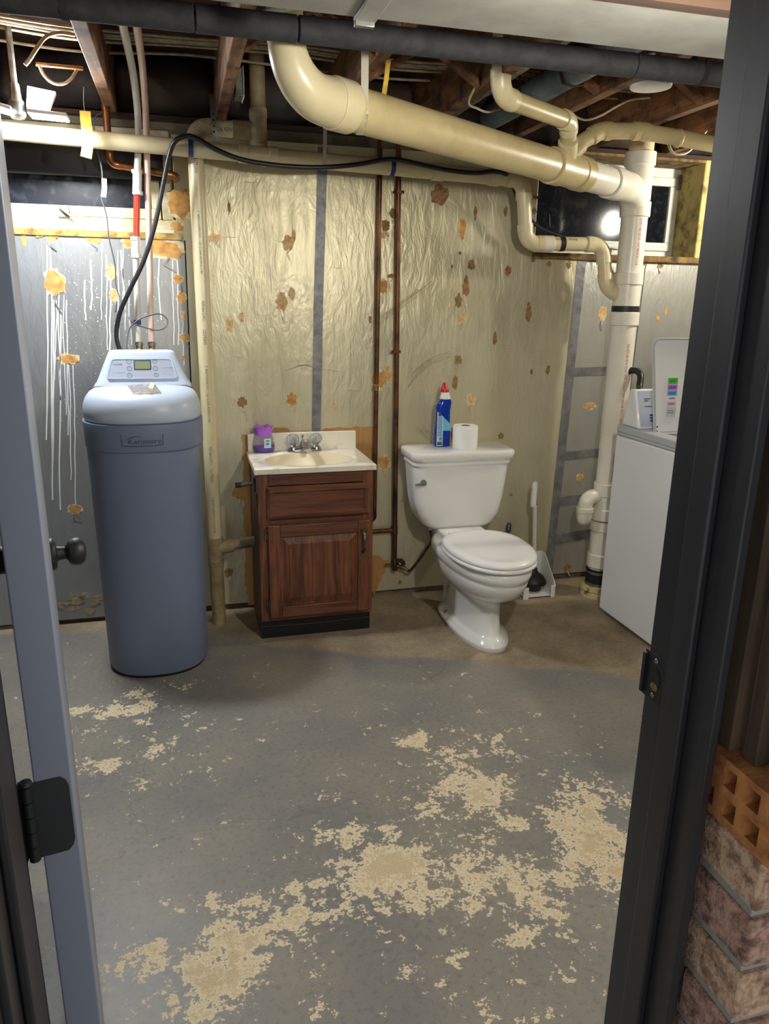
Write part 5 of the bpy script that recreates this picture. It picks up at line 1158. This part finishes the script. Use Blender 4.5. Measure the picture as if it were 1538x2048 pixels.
o = B().sweep(smooth_path(q, 6), .005, 8).build('electrical_cable', 'cable'); tag(o, 'pale cable sagging in a loop under the small copper crosspiece', 'cable')
o = cyl(pY(72, 128, 2.93), pY(166, 137, 2.93), .0065, 12).build('copper_crosspiece', 'copper_bright'); tag(o, 'short copper tube bridging to the left joist above the LED lamp', 'pipe')
q = [pY(x, y, 2.6) for x, y in [(938, 203), (955, 217), (975, 224), (1000, 218)]]
o = B().sweep(smooth_path([Vector((1.03, 2.6, 2.16))]+q, 6), .004, 8).build('electrical_cable', 'cable'); tag(o, 'pale cable sagging behind the small elbowed branch pipe', 'cable')
q = [pY(x, y, 2.75) for x, y in [(1145, 230), (1170, 240), (1200, 232), (1230, 215), (1262, 200), (1300, 196)]]
o = B().sweep(smooth_path(q, 6), .004, 8).build('electrical_cable', 'cable'); tag(o, 'pale cable curving under the blue grey pipe by the white cap', 'cable')
q = [pY(x, y, 2.86) for x, y in [(1336, 285), (1345, 305), (1362, 308), (1380, 300), (1412, 262)]]
o = B().sweep(smooth_path(q, 6), .006, 8).build('electrical_cable', 'cable'); tag(o, 'pale cable hooked under the branch pipe that runs off right', 'cable')
# junction plate on the joist
c = pY(477, 150, 2.95); o = thing('junction_box', 'small pale junction plate fixed to a joist beside the elbow', 'junction box', tuple(c))
B().box(.235, .262, c.y-.04, c.y+.04, 2.10, 2.19).build('box', 'steel', o, bevel=.003)
B().box(.262, .266, c.y-.045, c.y+.045, 2.095, 2.195).build('cover', 'window_white', o, bevel=.003)
for q in range(3): B().sweep(smooth_path([(.2665, c.y-.03+.02*q, 2.12), (.268, c.y-.02+.02*q, 2.145), (.2665, c.y-.03+.02*q, 2.17)], 4), .003, 6).build('cover_rib', 'steel', o)
# insulation batts stuffed over the wall between the joists
for k in range(-2, 7):
    xa_ = .205+.41*k+.024; xb2 = xa_+.362; rows__ = []
    for zi in range(7):
        z = 2.105+.22*zi/6; r_ = []
        for xi in range(15):
            x = xa_+(xb2-xa_)*xi/14; bulge = .10*math.sin(PI*min(1, (zi+.3)/6.3))*(.5+.5*math.sin(PI*xi/14)); nz = noise.noise((x*7, z*11, k*3.1))
            r_.append((x, 3.37-bulge-.05*nz, z))
        rows__.append(r_)
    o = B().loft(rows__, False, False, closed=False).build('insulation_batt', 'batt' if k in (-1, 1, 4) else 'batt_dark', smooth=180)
    o.modifiers.new('t', 'SOLIDIFY').thickness = .02
    lab_ = {-2: 'dark insulation batt above the black plastic sheet and LED lamp', -1: 'brown insulation batt over the wall behind the two plastic tubes', 0: 'dark insulation batt over the wall behind the vent riser', 1: 'brown insulation batt over the tape strip on the wall', 2: 'dark insulation batt over the wall behind the yellow strip', 3: 'dark insulation batt over the wall behind the conduit'}.get(k, 'insulation batt over the wall above the right window')
    tag(o, lab_, 'insulation', 'insulation batts between the joists')

# ================================================================== LIGHTS
la = thing('led_lamp', 'bright folding LED lamp with three lit wings hung in the joists', 'lamp', (-.44, 2.96, 2.0))
LY = 2.95
hub = pY(34, 218, LY)
B().lathe([(.018, -.03), (.026, -.02), (.026, .02), (.018, .03), (.014, .075)], hub, (0, 0, 1), 20).build('lamp_hub', 'steel', la)
B().sweep([hub+Vector((0, 0, .07)), Vector((hub.x, LY, 2.335))], .010, 10).build('lamp_stem', 'steel', la)
def wing(c4, nm):
    c4 = [Vector(p) for p in c4]; n = (c4[1]-c4[0]).cross(c4[3]-c4[0]).normalized(); mid = sum(c4, Vector())/4
    if n.dot(EYE-mid) < 0: n = -n
    if nm == 'flat': n = Vector((0, 0, -1))
    wg = B().prism([p-n*.012 for p in c4], n*.012).build('wing', 'white_plastic', la, bevel=.002)
    B().prism([mid+(p-mid)*.94+n*.0005 for p in c4], n*.002).build('lit_lens', 'led', wg, smooth=0)
    return wg
wing([pY(54, 172, LY+.02), pY(112, 184, LY+.01), pY(97, 224, LY-.03), pY(52, 212, LY-.03)], 'face')
p = pY(92, 231, LY-.04); wing([(p.x-.055, LY-.06, p.z+.002), (p.x+.065, LY-.05, p.z-.001), (p.x+.065, LY+.04, p.z+.001), (p.x-.055, LY+.03, p.z+.003)], 'flat')
p = pY(14, 218, LY); wing([(p.x-.05, LY-.05, p.z+.004), (p.x+.02, LY-.05, p.z-.012), (p.x+.02, LY+.05, p.z-.012), (p.x-.05, LY+.05, p.z+.004)], 'flat')
bl = thing('ceiling_bulb', 'bare bulb in a porcelain holder on the joist over the laundry corner', 'lamp', (2.59, 2.71, 2.1))
BC = Vector((2.59, 2.71, 1.89))
B().lathe([(.055, 2.10-BC.z), (.055, 2.09-BC.z), (.03, 2.06-BC.z), (.02, 2.045-BC.z)], BC, (0, 0, 1), 24).build('holder', 'porcelain', bl)
B().lathe([(.0005, -.042), (.018, -.038), (.030, -.024), (.034, -.004), (.030, .014), (.018, .034), (.014, .056)], BC, (0, 0, 1), 24).build('bulb', 'bulb', bl, smooth=80)
nb2 = thing('hanging_bulb', 'bare bulb on a short cord inside the doorway wall', 'lamp', (.86, .98, 2.1))
NC = Vector((.86, .98, 1.78))
cyl(NC+Vector((0, 0, .085)), (NC.x, NC.y, 2.338), .004, 8).build('cord', 'black', nb2)
B().lathe([(.018, .05), (.02, .055), (.02, .085), (.006, .095)], NC, (0, 0, 1), 20).build('socket', 'rubber', nb2)
B().lathe([(.0005, -.042), (.018, -.038), (.030, -.024), (.034, -.004), (.030, .014), (.018, .034), (.014, .056)], NC, (0, 0, 1), 24).build('bulb', 'bulb_near', nb2, smooth=80)
q = e_+ud*.02
o = B().sweep(smooth_path([q+Vector((-.075, -.03, .0)), q+Vector((-.06, -.045, .012)), q+Vector((-.02, -.058, .03)), q+Vector((.02, -.05, .045)), q+Vector((.03, -.03, .08))], 6), .011, 10).build('grey_cable_end', 'tube_clear'); tag(o, 'thick pale cable end lying across the neck of the big elbow', 'cable')
